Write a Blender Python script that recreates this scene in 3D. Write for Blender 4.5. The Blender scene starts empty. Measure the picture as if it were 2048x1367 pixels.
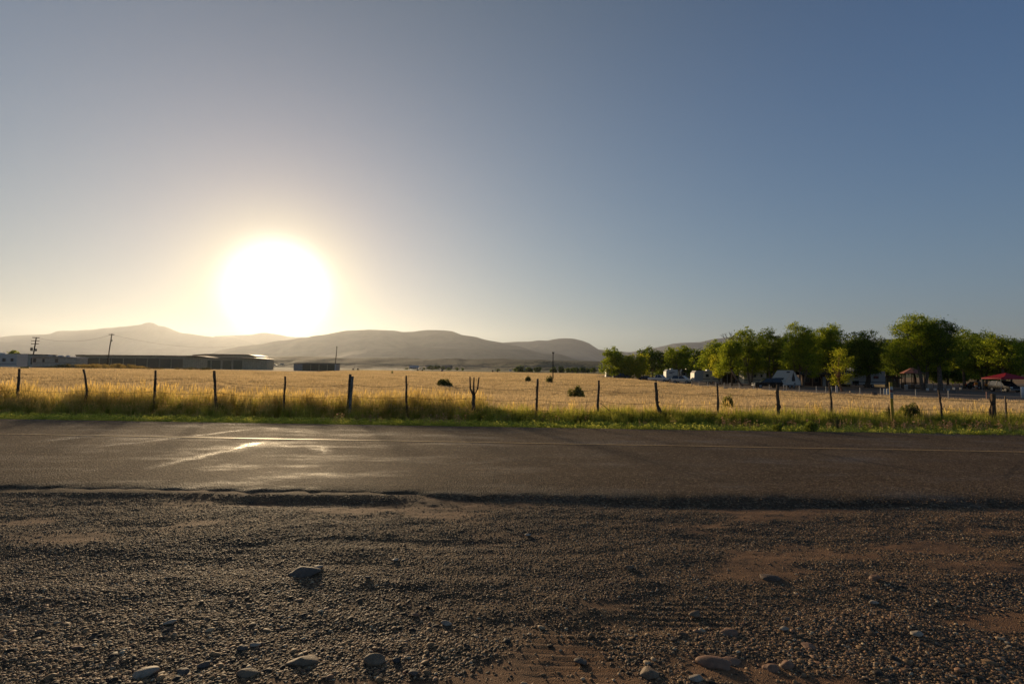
import bpy, math, random
import numpy as np
from mathutils import Vector, Matrix

S = bpy.context.scene
COL = S.collection
R = math.radians

# ------------------------------------------------------------------ camera
FPX = 1000.0                     # focal length in pixels of the 2048 px wide photograph
EYE = Vector((0.0, 0.0, 1.7))
PITCH = R(3.12)
ROLL = R(0.57)
cam_d = bpy.data.cameras.new("camera")
cam_d.sensor_width = 36.0
cam_d.lens = 36.0 * FPX / 2048.0
cam_d.clip_start = 0.05
cam_d.clip_end = 60000.0
cam = bpy.data.objects.new("camera", cam_d)
COL.objects.link(cam)
CAM_ROT = Matrix.Rotation(math.pi / 2 + PITCH, 3, 'X') @ Matrix.Rotation(ROLL, 3, 'Z')
cam.matrix_world = Matrix.Translation(EYE) @ CAM_ROT.to_4x4()
S.camera = cam

# ------------------------------------------------------------------ sky and sun
SUN_AZ = R(-25.3)                # left of the view axis (+Y)
SUN_EL = R(7.9)
SUN_DIR = Vector((math.sin(SUN_AZ) * math.cos(SUN_EL), math.cos(SUN_AZ) * math.cos(SUN_EL), math.sin(SUN_EL)))

S.view_settings.view_transform = 'Standard'
S.view_settings.look = 'None'
S.view_settings.exposure = 0.0
S.view_settings.gamma = 1.0
S.render.engine = 'CYCLES'
cy = S.cycles
cy.max_bounces = 6
cy.diffuse_bounces = 2
cy.glossy_bounces = 2
cy.transmission_bounces = 4
cy.volume_bounces = 0
cy.transparent_max_bounces = 8
cy.caustics_reflective = False
cy.caustics_refractive = False
cy.sample_clamp_indirect = 4.0
cy.sample_clamp_direct = 6.0


class NT:
    """Small helper to write node trees."""
    def __init__(s, tree):
        s.t = tree; s.n = tree.nodes; s.l = tree.links
    def new(s, typ, **kw):
        nd = s.n.new(typ)
        for k, v in kw.items():
            if k.startswith('i_'):
                key = k[2:]
                key = int(key) if key.isdigit() else key.replace('_', ' ')
                s.set(nd, key, v)
            else:
                setattr(nd, k, v)
        return nd
    def set(s, nd, key, v):
        sock = nd.inputs[key]
        if isinstance(v, bpy.types.NodeSocket): s.l.new(v, sock)
        elif hasattr(v, 'outputs'): s.l.new(v.outputs[0], sock)
        else:
            if hasattr(sock.default_value, '__len__') and hasattr(v, '__len__') and len(sock.default_value) == 4 and len(v) == 3:
                v = (*v, 1.0)
            sock.default_value = v
    def math(s, op, a, b=None, c=None, clamp=False):
        nd = s.n.new('ShaderNodeMath'); nd.operation = op; nd.use_clamp = clamp
        for i, v in enumerate((a, b, c)):
            if v is not None: s.set(nd, i, v)
        return nd.outputs[0]
    def mix(s, fac, a, b, blend='MIX'):
        nd = s.n.new('ShaderNodeMix'); nd.data_type = 'RGBA'; nd.blend_type = blend; nd.clamp_factor = True
        s.set(nd, 0, fac); s.set(nd, 6, a); s.set(nd, 7, b)
        return nd.outputs[2]
    def ramp(s, fac, stops, interp='LINEAR'):
        nd = s.n.new('ShaderNodeValToRGB'); cr = nd.color_ramp; cr.interpolation = interp
        while len(cr.elements) < len(stops): cr.elements.new(0.5)
        for e, (p, c) in zip(cr.elements, stops):
            e.position = p; e.color = (*c, 1.0) if len(c) == 3 else c
        s.set(nd, 0, fac)
        return nd.outputs[0]
    def noise(s, scale, vec=None, detail=3, rough=0.55, dim='3D'):
        nd = s.n.new('ShaderNodeTexNoise'); nd.noise_dimensions = dim
        s.set(nd, 'Scale', scale); s.set(nd, 'Detail', detail); s.set(nd, 'Roughness', rough)
        if vec is not None: s.set(nd, 'Vector', vec)
        return nd.outputs[0]
    def coords(s, scale=(1, 1, 1), kind='Object'):
        tc = s.n.new('ShaderNodeTexCoord'); mp = s.n.new('ShaderNodeMapping')
        s.l.new(tc.outputs[kind], mp.inputs[0]); mp.inputs['Scale'].default_value = scale
        return mp.outputs[0]


world = bpy.data.worlds.new("World"); S.world = world
world.use_nodes = True
W = NT(world.node_tree); W.n.clear()
sky = W.new('ShaderNodeTexSky', sky_type='NISHITA', sun_disc=False)
sky.sun_elevation = SUN_EL
sky.sun_rotation = SUN_AZ
sky.altitude = 1600.0
sky.air_density = 1.0
sky.dust_density = 0.6
sky.ozone_density = 1.6
tc = W.new('ShaderNodeTexCoord')
vn = W.new('ShaderNodeVectorMath', operation='NORMALIZE'); W.set(vn, 0, tc.outputs['Generated'])
dt = W.new('ShaderNodeVectorMath', operation='DOT_PRODUCT'); W.set(dt, 0, vn.outputs[0]); dt.inputs[1].default_value = SUN_DIR
sep = W.new('ShaderNodeSeparateXYZ'); W.set(sep, 0, vn.outputs[0])
elev = W.math('MAXIMUM', sep.outputs[2], 0.0)
ang = W.math('ARCCOSINE', W.math('MINIMUM', dt.outputs['Value'], 0.999999))      # angle from the sun, radians
def term(scale, power, colour):
    """colour * exp(-(angle/scale)^power)"""
    e = W.math('EXPONENT', W.math('MULTIPLY', W.math('POWER', W.math('DIVIDE', ang, scale), power), -1.0))
    m = W.new('ShaderNodeVectorMath', operation='SCALE'); m.inputs[0].default_value = colour; W.set(m, 'Scale', e)
    return m.outputs[0]
def addv(a, b):
    m = W.new('ShaderNodeVectorMath', operation='ADD'); W.set(m, 0, a); W.set(m, 1, b); return m.outputs[0]
def mulv(a, b):
    m = W.new('ShaderNodeVectorMath', operation='MULTIPLY'); W.set(m, 0, a); W.set(m, 1, b); return m.outputs[0]
def eterm(scale, colour, power=1.0):
    """colour * exp(-(sin(elevation)/scale)^power)"""
    e = W.math('EXPONENT', W.math('MULTIPLY', W.math('POWER', W.math('DIVIDE', elev, scale), power), -1.0))
    m = W.new('ShaderNodeVectorMath', operation='SCALE'); m.inputs[0].default_value = colour; W.set(m, 'Scale', e)
    return m.outputs[0]
half = W.new('ShaderNodeVectorMath', operation='SCALE'); W.set(half, 0, sky.outputs[0]); half.inputs['Scale'].default_value = 0.25
total = half.outputs[0]
for t_ in (term(R(6.5), 1.0, (7.0, 3.4, 1.3)),            # bright air round the sun
           term(R(26), 2.0, (0.3, 0.0, 0.2)),
           term(R(45), 2.0, (1.12, 1.12, 0.40)),
           term(R(5.0), 4.5, (10.0, 9.6, 8.6)),           # the glare disc
           term(R(7.6), 2.6, (2.6, 2.5, 0.5)),
           eterm(0.12, (0.8, 0.0, 0.0)),                  # dusty horizon
           eterm(0.35, (1.2, 1.9, 0.4)),
           eterm(0.78, (0.0, 0.38, 2.1), 3.0)):
    total = addv(total, t_)
dim = W.new('ShaderNodeVectorMath', operation='SCALE'); W.set(dim, 0, total)      # dust near the horizon takes light out of the sky
W.set(dim, 'Scale', W.math('MULTIPLY_ADD', W.math('EXPONENT', W.math('DIVIDE', elev, -0.07)), -0.55, 1.0))
bg = W.new('ShaderNodeBackground'); W.set(bg, 0, dim.outputs[0]); bg.inputs[1].default_value = 0.1
wo = W.new('ShaderNodeOutputWorld'); W.l.new(bg.outputs[0], wo.inputs[0])

sun_d = bpy.data.lights.new("sun", 'SUN')
sun_d.energy = 5.0
sun_d.angle = R(4.0)
sun_d.color = (1.0, 0.74, 0.44)
sun = bpy.data.objects.new("sun", sun_d)
sun.rotation_euler = (-SUN_DIR).to_track_quat('-Z', 'Y').to_euler()
sun.location = SUN_DIR * 100
COL.objects.link(sun)

# ------------------------------------------------------------------ helpers
rng = np.random.default_rng(7)
random.seed(7)


def tag(o, label=None, cat=None, group=None, kind=None):
    if label: o['label'] = label
    if cat: o['category'] = cat
    if group: o['group'] = group
    if kind: o['kind'] = kind
    return o


def empty(name, loc=(0, 0, 0), rz=0.0):
    o = bpy.data.objects.new(name, None); COL.objects.link(o)
    o.location = loc; o.rotation_euler = (0, 0, rz); o.empty_display_size = 0.3
    return o


def thing(name, label, cat, loc=(0, 0, 0), rz=0.0, group=None):
    return tag(empty(name, loc, rz), label, cat, group)


def copy_tree(o, parent=None):
    c = o.copy(); COL.objects.link(c)
    if parent is not None: c.parent = parent
    for ch in list(o.children): copy_tree(ch, c)
    return c


def ray(px, py):
    d = CAM_ROT @ Vector((px - 1024.0, -(py - 683.5), -FPX))
    return d.normalized()


def P(px, py, D):
    """point on the ray of a photo pixel at forward distance D"""
    d = ray(px, py)
    return EYE + d * (D / d.y)


def sm(t):
    t = np.clip(t, 0, 1); return t * t * (3 - 2 * t)


def terrain(x, y):
    """height of the land beyond the road: falls away to the right, rises a little to the left"""
    x = np.asarray(x, float); y = np.asarray(y, float)
    az = x / np.maximum(np.abs(y), 8.0)
    side = sm((az + 0.75) / 1.15)
    far = sm((y - 16.0) / 34.0)
    z = far * (0.35 * (1 - side) - 1.25 * side) + 0.0
    near = sm((y - 14.0) / 2.5)
    return z - 0.13 * near * (1 - far) + 0 * x


def tz(x, y): return float(terrain(x, y))


def G(px, D, dz=0.0):
    """point on the land seen at photo column px, forward distance D"""
    p = P(px, 740, D)
    return Vector((p.x, p.y, tz(p.x, p.y) + dz))


def hgt(py, px, D):
    """height above the land of something whose top shows at photo row py"""
    p = P(px, py, D); return p.z - tz(p.x, p.y)


def vnoise(x, y, seed=0):
    xi = np.floor(x).astype(np.int64); yi = np.floor(y).astype(np.int64)
    xf = x - xi; yf = y - yi
    def h(a, b):
        n = (a * 374761393 + b * 668265263 + seed * 974711) & 0x7fffffff
        n = ((n ^ (n >> 13)) * 1274126177) & 0x7fffffff
        return ((n ^ (n >> 16)) & 0xffff) / 65535.0
    u = xf * xf * (3 - 2 * xf); v = yf * yf * (3 - 2 * yf)
    return (h(xi, yi) * (1 - u) + h(xi + 1, yi) * u) * (1 - v) + (h(xi, yi + 1) * (1 - u) + h(xi + 1, yi + 1) * u) * v


def fbm(x, y, seed=0, octs=4, gain=0.5):
    x = np.asarray(x, float); y = np.asarray(y, float)
    s = 0.0; a = 1.0; t = 0.0
    for k in range(octs):
        s = s + a * vnoise(x * 2 ** k + 13.7 * k, y * 2 ** k + 7.1 * k, seed + k); t += a; a *= gain
    return s / t


def mesh_obj(name, verts, faces, mat, parent=None, smooth=False, attrs=None):
    """numpy friendly mesh builder; faces = (n,4) or (n,3) array or list of lists"""
    me = bpy.data.meshes.new(name)
    if isinstance(faces, np.ndarray) and isinstance(verts, np.ndarray):
        me.vertices.add(len(verts)); me.vertices.foreach_set("co", verts.astype(np.float32).ravel())
        k = faces.shape[1]
        me.loops.add(faces.size); me.loops.foreach_set("vertex_index", faces.astype(np.int32).ravel())
        me.polygons.add(len(faces))
        me.polygons.foreach_set("loop_start", (np.arange(len(faces)) * k).astype(np.int32))
        me.update(calc_edges=True)
    else:
        me.from_pydata([tuple(v) for v in verts], [], [tuple(f) for f in faces]); me.update()
    if smooth: me.polygons.foreach_set("use_smooth", np.ones(len(me.polygons), dtype=bool))
    if attrs:
        for an, (ty, arr) in attrs.items():
            a = me.attributes.new(an, ty, 'POINT')
            a.data.foreach_set('vector' if ty == 'FLOAT_VECTOR' else 'value', np.asarray(arr).ravel())
    if mat is not None:
        for m in (mat if isinstance(mat, (list, tuple)) else [mat]): me.materials.append(m)
    o = bpy.data.objects.new(name, me); COL.objects.link(o)
    if parent is not None: o.parent = parent
    return o


def grid_faces(nx, ny):
    i = np.arange(nx - 1); j = np.arange(ny - 1)
    a = (j[:, None] * nx + i[None, :]).ravel()
    return np.stack([a, a + 1, a + 1 + nx, a + nx], 1)


def grid_obj(name, xs, ys, zf, mat, smooth=True):
    X, Y = np.meshgrid(xs, ys)
    r = zf(X, Y)
    if isinstance(r, tuple): X, Y, Z = r
    else: Z = r
    v = np.stack([X.ravel(), Y.ravel(), np.broadcast_to(Z, X.shape).ravel()], 1)
    return mesh_obj(name, v, grid_faces(len(xs), len(ys)), mat, smooth=smooth)


class MB:
    """collects simple solids, builds ONE mesh object"""
    def __init__(s): s.v = []; s.f = []
    def add(s, vs, fs):
        b = len(s.v); s.v += [tuple(v) for v in vs]; s.f += [tuple(b + i for i in f) for f in fs]; return s
    def box(s, x0, x1, y0, y1, z0, z1):
        vs = [(x0, y0, z0), (x1, y0, z0), (x1, y1, z0), (x0, y1, z0), (x0, y0, z1), (x1, y0, z1), (x1, y1, z1), (x0, y1, z1)]
        return s.add(vs, [(0, 3, 2, 1), (4, 5, 6, 7), (0, 1, 5, 4), (1, 2, 6, 5), (2, 3, 7, 6), (3, 0, 4, 7)])
    def prism(s, prof, y0, y1):
        """profile (x,z) extruded along y"""
        n = len(prof)
        vs = [(x, y0, z) for x, z in prof] + [(x, y1, z) for x, z in prof]
        fs = [tuple(range(n)), tuple(range(2 * n - 1, n - 1, -1))] + [(i, i + n, (i + 1) % n + n, (i + 1) % n) for i in range(n)]
        return s.add(vs, fs)
    def prismx(s, prof, x0, x1):
        """profile (y,z) extruded along x"""
        n = len(prof)
        vs = [(x0, y, z) for y, z in prof] + [(x1, y, z) for y, z in prof]
        fs = [tuple(range(n)), tuple(range(2 * n - 1, n - 1, -1))] + [(i, i + n, (i + 1) % n + n, (i + 1) % n) for i in range(n)]
        return s.add(vs, fs)
    def tube(s, pts, rad, n=7, cap=True):
        pts = [Vector(p) for p in pts]
        rad = rad if hasattr(rad, '__len__') else [rad] * len(pts)
        b = len(s.v); up = Vector((0, 0, 1))
        for i, p in enumerate(pts):
            t = (pts[min(i + 1, len(pts) - 1)] - pts[max(i - 1, 0)]).normalized()
            a = t.cross(up if abs(t.z) < 0.95 else Vector((1, 0, 0))).normalized(); c = t.cross(a)
            for k in range(n):
                w = 2 * math.pi * k / n
                s.v.append(tuple(p + (a * math.cos(w) + c * math.sin(w)) * rad[i]))
        for i in range(len(pts) - 1):
            for k in range(n):
                s.f.append((b + i * n + k, b + i * n + (k + 1) % n, b + (i + 1) * n + (k + 1) % n, b + (i + 1) * n + k))
        if cap:
            s.f.append(tuple(b + k for k in range(n - 1, -1, -1))); s.f.append(tuple(b + (len(pts) - 1) * n + k for k in range(n)))
        return s
    def cyl(s, c, r, y0, y1, n=16):
        """cylinder along y (wheels)"""
        return s.tube([(c[0], y0, c[1]), (c[0], y1, c[1])], r, n)
    def build(s, name, mat, parent=None, smooth=False, bevel=0.0):
        o = mesh_obj(name, s.v, s.f, mat, parent, smooth)
        if bevel:
            m = o.modifiers.new('bevel', 'BEVEL'); m.width = bevel; m.segments = 2; m.limit_method = 'ANGLE'
        return o


# ------------------------------------------------------------------ materials
def principled(nt, col, rough=0.8, spec=0.3, metal=0.0, bump=None, bump_strength=0.3, bump_dist=0.02):
    b = nt.new('ShaderNodeBsdfPrincipled')
    nt.set(b, 'Base Color', col); nt.set(b, 'Roughness', rough); nt.set(b, 'Specular IOR Level', spec); nt.set(b, 'Metallic', metal)
    if bump is not None:
        bp = nt.new('ShaderNodeBump'); nt.set(bp, 'Height', bump)
        bp.inputs['Strength'].default_value = bump_strength; bp.inputs['Distance'].default_value = bump_dist
        nt.l.new(bp.outputs[0], b.inputs['Normal'])
    return b


def new_mat(name):
    m = bpy.data.materials.new(name); m.use_nodes = True
    nt = NT(m.node_tree); nt.n.clear()
    return m, nt


def finish(nt, shader):
    o = nt.new('ShaderNodeOutputMaterial'); nt.l.new(shader.outputs[0], o.inputs[0])


MATS = {}
def paint(name, col, rough=0.6, var=0.12, spec=0.3, metal=0.0, scale=6.0):
    """plain coloured surface with slight procedural wear"""
    if name in MATS: return MATS[name]
    m, nt = new_mat(name)
    n = nt.noise(scale, nt.coords(), 4, 0.6)
    dark = tuple(c * (1 - 2 * var) for c in col); lite = tuple(min(c * (1 + var), 0.85) for c in col)
    c = nt.ramp(n, [(0.3, dark), (0.65, lite)])
    r = nt.math('MULTIPLY_ADD', n, 0.2, rough - 0.1)
    finish(nt, principled(nt, c, r, spec, metal))
    MATS[name] = m
    return m


def ribbed(name, col, axis=0, period=0.3, rough=0.5, var=0.15):
    """metal siding or plank wall: ribs as bump"""
    if name in MATS: return MATS[name]
    m, nt = new_mat(name)
    co = nt.coords()
    sx = nt.new('ShaderNodeSeparateXYZ'); nt.set(sx, 0, co)
    w = nt.math('SINE', nt.math('MULTIPLY', sx.outputs[axis], 2 * math.pi / period))
    n = nt.noise(1.5, co, 4, 0.6)
    c = nt.ramp(n, [(0.3, tuple(k * (1 - 2 * var) for k in col)), (0.7, tuple(k * (1 + var) for k in col))])
    c = nt.mix(nt.math('MULTIPLY', nt.math('GREATER_THAN', w, 0.9), 0.35), c, tuple(k * 0.55 for k in col))
    finish(nt, principled(nt, c, rough, 0.3, 0.0, w, 0.5, 0.03))
    MATS[name] = m
    return m


def leaf_mat(name, c1, c2, trans=0.5, noise_scale=0.6, per_instance=0.0, gold=None, tcol=1.4):
    """leaf or grass blade: diffuse plus light passing through; hue varies from clump to clump"""
    if name in MATS: return MATS[name]
    m, nt = new_mat(name)
    geo = nt.new('ShaderNodeNewGeometry')
    n = nt.noise(noise_scale, geo.outputs['Position'], 3, 0.6)
    oi = nt.new('ShaderNodeObjectInfo')
    f = nt.math('MULTIPLY_ADD', nt.math('SUBTRACT', oi.outputs['Random'], 0.5), per_instance, n)
    f2 = nt.math('MULTIPLY_ADD', nt.math('SUBTRACT', geo.outputs['Random Per Island'], 0.5), 0.45, f)
    c = nt.ramp(f2, [(0.3, c1), (0.7, c2)])
    if gold is not None:      # seed heads: the blade's own colour turns from green to straw along its height
        at = nt.new('ShaderNodeAttribute'); at.attribute_name = 'h'
        lo, hi, gcol = gold
        fac = nt.math('DIVIDE', nt.math('SUBTRACT', at.outputs['Fac'], lo), hi - lo, clamp=True)
        g = nt.ramp(f2, [(0.25, tuple(k * 0.75 for k in gcol)), (0.75, tuple(min(k * 1.15, .8) for k in gcol))])
        c = nt.mix(fac, c, g)
    d = nt.new('ShaderNodeBsdfDiffuse'); nt.set(d, 0, c)
    t = nt.new('ShaderNodeBsdfTranslucent')
    tm = nt.mix(1.0, c, (tcol * 1.1, tcol, tcol * 0.7), 'MULTIPLY'); nt.set(t, 0, tm)
    mx = nt.new('ShaderNodeMixShader'); mx.inputs[0].default_value = trans
    nt.l.new(d.outputs[0], mx.inputs[1]); nt.l.new(t.outputs[0], mx.inputs[2])
    finish(nt, mx)
    MATS[name] = m
    return m


# ------------------------------------------------------------------ scatter: ONE object whose geometry nodes instance its own small prototypes
def scatter(name, protos, pts, rz, sc, pid, mat, label, cat_kind='stuff', tilt=None):
    """protos: list of (verts, faces[, h]) ; pts (n,3); rz, sc, pid per point"""
    V = []; F = []; H = []; ID = []
    off = 0
    for k, pr in enumerate(protos):
        v, f = pr[0], pr[1]
        h = pr[2] if len(pr) > 2 else np.zeros(len(v))
        V.append(v); F.append(f + off); H.append(h); ID.append(np.full(len(v), k)); off += len(v)
    nf = off
    V.append(pts); H.append(np.zeros(len(pts))); ID.append(100 + pid)
    v = np.concatenate(V); f = np.concatenate(F); h = np.concatenate(H); idd = np.concatenate(ID).astype(np.int32)
    rot = np.zeros((len(v), 3), np.float32); rot[nf:, 2] = rz
    if tilt is not None: rot[nf:, 0] = tilt
    scl = np.ones((len(v), 3), np.float32)
    scl[nf:] = sc if getattr(sc, 'ndim', 1) == 2 else np.asarray(sc)[:, None]
    o = mesh_obj(name, v, f, mat, attrs={'pid': ('INT', idd), 'h': ('FLOAT', h.astype(np.float32)),
                                         'rot': ('FLOAT_VECTOR', rot), 'scl': ('FLOAT_VECTOR', scl)})
    ng = bpy.data.node_groups.new(name + '_nodes', 'GeometryNodeTree')
    ng.interface.new_socket('Geometry', in_out='INPUT', socket_type='NodeSocketGeometry')
    ng.interface.new_socket('Geometry', in_out='OUTPUT', socket_type='NodeSocketGeometry')
    N = ng.nodes; L = ng.links
    gi = N.new('NodeGroupInput'); go = N.new('NodeGroupOutput'); jn = N.new('GeometryNodeJoinGeometry')
    def attr(nm, ty):
        a = N.new('GeometryNodeInputNamedAttribute'); a.data_type = ty; a.inputs[0].default_value = nm; return a.outputs[0]
    aid = attr('pid', 'INT'); arot = attr('rot', 'FLOAT_VECTOR'); ascl = attr('scl', 'FLOAT_VECTOR')
    def pick(k):
        cmp_ = N.new('FunctionNodeCompare'); cmp_.data_type = 'INT'; cmp_.operation = 'EQUAL'
        L.new(aid, cmp_.inputs[2]); cmp_.inputs[3].default_value = k
        sg = N.new('GeometryNodeSeparateGeometry'); L.new(gi.outputs[0], sg.inputs[0]); L.new(cmp_.outputs[0], sg.inputs[1])
        return sg.outputs[0]
    for k in range(len(protos)):
        ip = N.new('GeometryNodeInstanceOnPoints')
        L.new(pick(100 + k), ip.inputs['Points']); L.new(pick(k), ip.inputs['Instance'])
        e2r = N.new('FunctionNodeEulerToRotation'); L.new(arot, e2r.inputs[0])
        L.new(e2r.outputs[0], ip.inputs['Rotation']); L.new(ascl, ip.inputs['Scale'])
        L.new(ip.outputs[0], jn.inputs[0])
    L.new(jn.outputs[0], go.inputs[0])
    md = o.modifiers.new('scatter', 'NODES'); md.node_group = ng
    o['kind'] = cat_kind
    if label: o['label'] = label
    return o

# ================================================================== SETTING: ground, fields, mountains, haze
def dryfield_mat():
    m, nt = new_mat('dry_field_soil')
    geo = nt.new('ShaderNodeNewGeometry'); pos = geo.outputs['Position']
    sp = nt.new('ShaderNodeSeparateXYZ'); nt.set(sp, 0, pos)
    big = nt.noise(0.02, pos, 4, 0.6); small = nt.noise(1.2, pos, 5, 0.7)
    straw = nt.ramp(nt.math('MULTIPLY_ADD', small, 0.5, nt.math('MULTIPLY', big, 0.5)),
                    [(0.3, (0.26, 0.15, 0.07)), (0.7, (0.42, 0.27, 0.13))])
    green = nt.ramp(nt.math('MULTIPLY_ADD', small, 0.3, nt.math('MULTIPLY', big, 0.7)),
                    [(0.3, (0.07, 0.08, 0.028)), (0.7, (0.17, 0.145, 0.06))])
    fac = nt.math('MULTIPLY', nt.math('SUBTRACT', nt.math('MULTIPLY_ADD', big, 60.0, sp.outputs[1]), 345.0), 0.05, clamp=True)
    c = nt.mix(fac, straw, green)
    finish(nt, principled(nt, c, 0.95, 0.1, 0, small, 0.6, 0.2))
    return m

xs = np.concatenate([-np.geomspace(11100, 60, 28), np.linspace(-55, 55, 111), np.geomspace(60, 11100, 28)])
ys = np.concatenate([[-11100, -5000, -1500, -400, -100, -40, -15, -5, 3], np.linspace(6, 60, 109), np.geomspace(62, 12500, 60)])
def ground_z(X, Y):
    Z = terrain(X, Y) + 0.05 * (fbm(X * 0.35, Y * 0.35, 3) - 0.5) * sm((Y - 15) / 3)
    return np.where(Y < 14.4, -0.32, Z)
ground = grid_obj('ground', xs, ys, ground_z, dryfield_mat())
tag(ground, kind='structure')

def mountain_mat(name, col, col2, scale, shrubs=0.0):
    m, nt = new_mat(name)
    geo = nt.new('ShaderNodeNewGeometry'); pos = geo.outputs['Position']
    n = nt.noise(scale, pos, 6, 0.65)
    c = nt.ramp(n, [(0.35, col), (0.65, col2)])
    if shrubs:
        v = nt.new('ShaderNodeTexVoronoi'); nt.set(v, 'Vector', pos); v.inputs['Scale'].default_value = shrubs
        sh = nt.math('LESS_THAN', v.outputs['Distance'], 0.42)
        c = nt.mix(nt.math('MULTIPLY', sh, nt.math('GREATER_THAN', nt.noise(scale * 2, pos, 3), 0.42)), c, (0.035, 0.045, 0.02))
    finish(nt, principled(nt, c, 0.95, 0.05, 0, n, 1.0, 30))
    return m

def ridge(name, prof, D, depth, mat, seed=0, rough=0.10, base_drop=0.0, nrow=26):
    """A mountain range: skyline read from photo columns/rows at forward distance D, real slopes in front of and behind it."""
    px = np.array([p[0] for p in prof], float); py = np.array([p[1] for p in prof], float)
    a_, b_ = max(px[0], -60), min(px[-1], 2110)
    n = max(60, int((b_ - a_) / 5))
    cx = np.linspace(a_, b_, n)
    cyy = np.interp(cx, px, py)
    crest = [P(a, b, D) for a, b in zip(cx, cyy)]
    X0 = np.array([c.x for c in crest]); H = np.array([c.z for c in crest]) + 8.0
    t = np.concatenate([np.linspace(-1, 0, nrow), np.linspace(0, 1, 8)[1:]])
    Xg = np.tile(X0, (len(t), 1)); T = np.tile(t[:, None], (1, n))
    W = depth * (0.75 + 0.5 * fbm(X0 / (depth * 1.3), X0 * 0 + 3, seed))
    Y = D + np.where(T < 0, T * W[None, :], T * depth * 1.2)
    Xg = Xg * (Y / D)            # keeps the range running across the valley
    body = (1 - np.abs(T)) ** 1.25
    spur = fbm(Xg / (depth * 0.30), Y / (depth * 0.75), seed + 5, 5, 0.55) - 0.5
    edge = np.abs(T) * (1 - np.abs(T)) * 4
    Z = H[None, :] * (body + spur * rough * 6 * edge)
    Z = np.maximum(Z, -2) - 8.0 + (np.abs(T) < 1e-6) * 0.0
    # skyline must stay the skyline: nothing in front rises above the sight line to the crest
    lim = 1.7 + (H[None, :] - 8.0 - 1.7) * (Y / D) * 0.985
    Z = np.where(T < -0.02, np.minimum(Z, lim), Z)
    v = np.stack([Xg.ravel(), Y.ravel(), Z.ravel()], 1)
    o = mesh_obj(name, v, grid_faces(n, len(t)), mat, smooth=True)
    return tag(o, kind='structure')

MM_FAR = mountain_mat('far_rock_haze_tint', (0.10, 0.11, 0.12), (0.19, 0.19, 0.18), 0.0012)  # rock paled and blued to stand in for distance haze
MM_MID = mountain_mat('mid_rock', (0.085, 0.09, 0.08), (0.17, 0.16, 0.13), 0.002)
MM_HILL = mountain_mat('hill_soil', (0.10, 0.088, 0.05), (0.20, 0.17, 0.09), 0.006, shrubs=0.11)
MM_HILLD = mountain_mat('brown_hill', (0.035, 0.032, 0.020), (0.085, 0.072, 0.042), 0.006, shrubs=0.06)

ridge('mountain', [(380, 690), (430, 672), (455, 671), (490, 669.5), (505, 668.5), (520, 665.5), (530, 665), (545, 667), (560, 669), (575, 672.5), (590, 674), (620, 674), (660, 678), (700, 690)],
      11200, 1100, MM_FAR, 3, 0.06)
ridge('mountain', [(-330, 700), (-250, 690), (-120, 680), (-50, 676), (0, 674), (20, 671), (55, 669.5), (88, 668.5), (100, 667.5), (115, 661.5), (150, 661), (170, 659.5), (183, 659), (205, 656),
                   (225, 655), (240, 653), (252, 652.5), (262, 651), (275, 649.5), (283, 648.5), (290, 645.5), (297, 644.5), (307, 645.5), (318, 651.5), (327, 652), (335, 654.5), (348, 660), (362, 665.5), (383, 667.5),
                   (398, 670), (413, 672), (430, 674), (455, 676), (480, 678), (500, 684), (515, 690), (560, 700), (640, 712), (700, 725)],
      9800, 2200, MM_FAR, 11, 0.13)
ridge('mountain', [(-330, 690), (-120, 682), (0, 683), (35, 686), (60, 690), (95, 694), (130, 693), (165, 695), (200, 702), (230, 708), (330, 716), (420, 724)],
      7600, 1600, MM_FAR, 21, 0.10)
ridge('mountain', [(1130, 720), (1165, 711), (1185, 700), (1200, 698.5), (1220, 701), (1260, 704), (1300, 697), (1330, 691), (1345, 687), (1365, 685), (1400, 684), (1425, 678), (1450, 675), (1500, 672), (1580, 676),
                   (1700, 680), (1850, 676), (2000, 682), (2150, 678), (2400, 690)],
      8600, 2400, MM_FAR, 31, 0.10)
ridge('mountain', [(900, 700), (960, 690), (1005, 685), (1030, 683), (1060, 682.5), (1078, 680), (1095, 681), (1105, 678.5), (1118, 676.5), (1130, 676), (1145, 676.5), (1152, 678), (1165, 681), (1178, 686), (1190, 694),
                   (1198, 699), (1215, 706), (1260, 716), (1330, 726)],
      6900, 1900, MM_FAR, 41, 0.09)
ridge('mountain', [(330, 733), (390, 718), (440, 700), (480, 692), (520, 688), (550, 682), (580, 679), (600, 675.5), (613, 675), (625, 671.5), (650, 669), (672, 664.5), (690, 661), (715, 660), (740, 658.8), (770, 660),
                   (790, 661), (805, 663.5), (825, 663), (840, 661), (855, 659.5), (875, 659.7), (890, 660.5), (905, 662), (915, 666), (925, 670), (940, 671.5), (955, 674), (965, 677.5), (980, 681), (1000, 684), (1030, 690),
                   (1050, 696), (1085, 706), (1160, 722)],
      6100, 1900, MM_MID, 51, 0.10)
ridge('hills', [(560, 727), (640, 712), (740, 697), (800, 695), (860, 695), (905, 696.5), (960, 697.5), (1030, 698), (1055, 700), (1068, 703), (1080, 706.5), (1095, 707.5), (1110, 706.5), (1120, 707.5), (1130, 711), (1145, 716), (1160, 720), (1230, 728)],
      4100, 1100, MM_MID, 61, 0.10)
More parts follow.
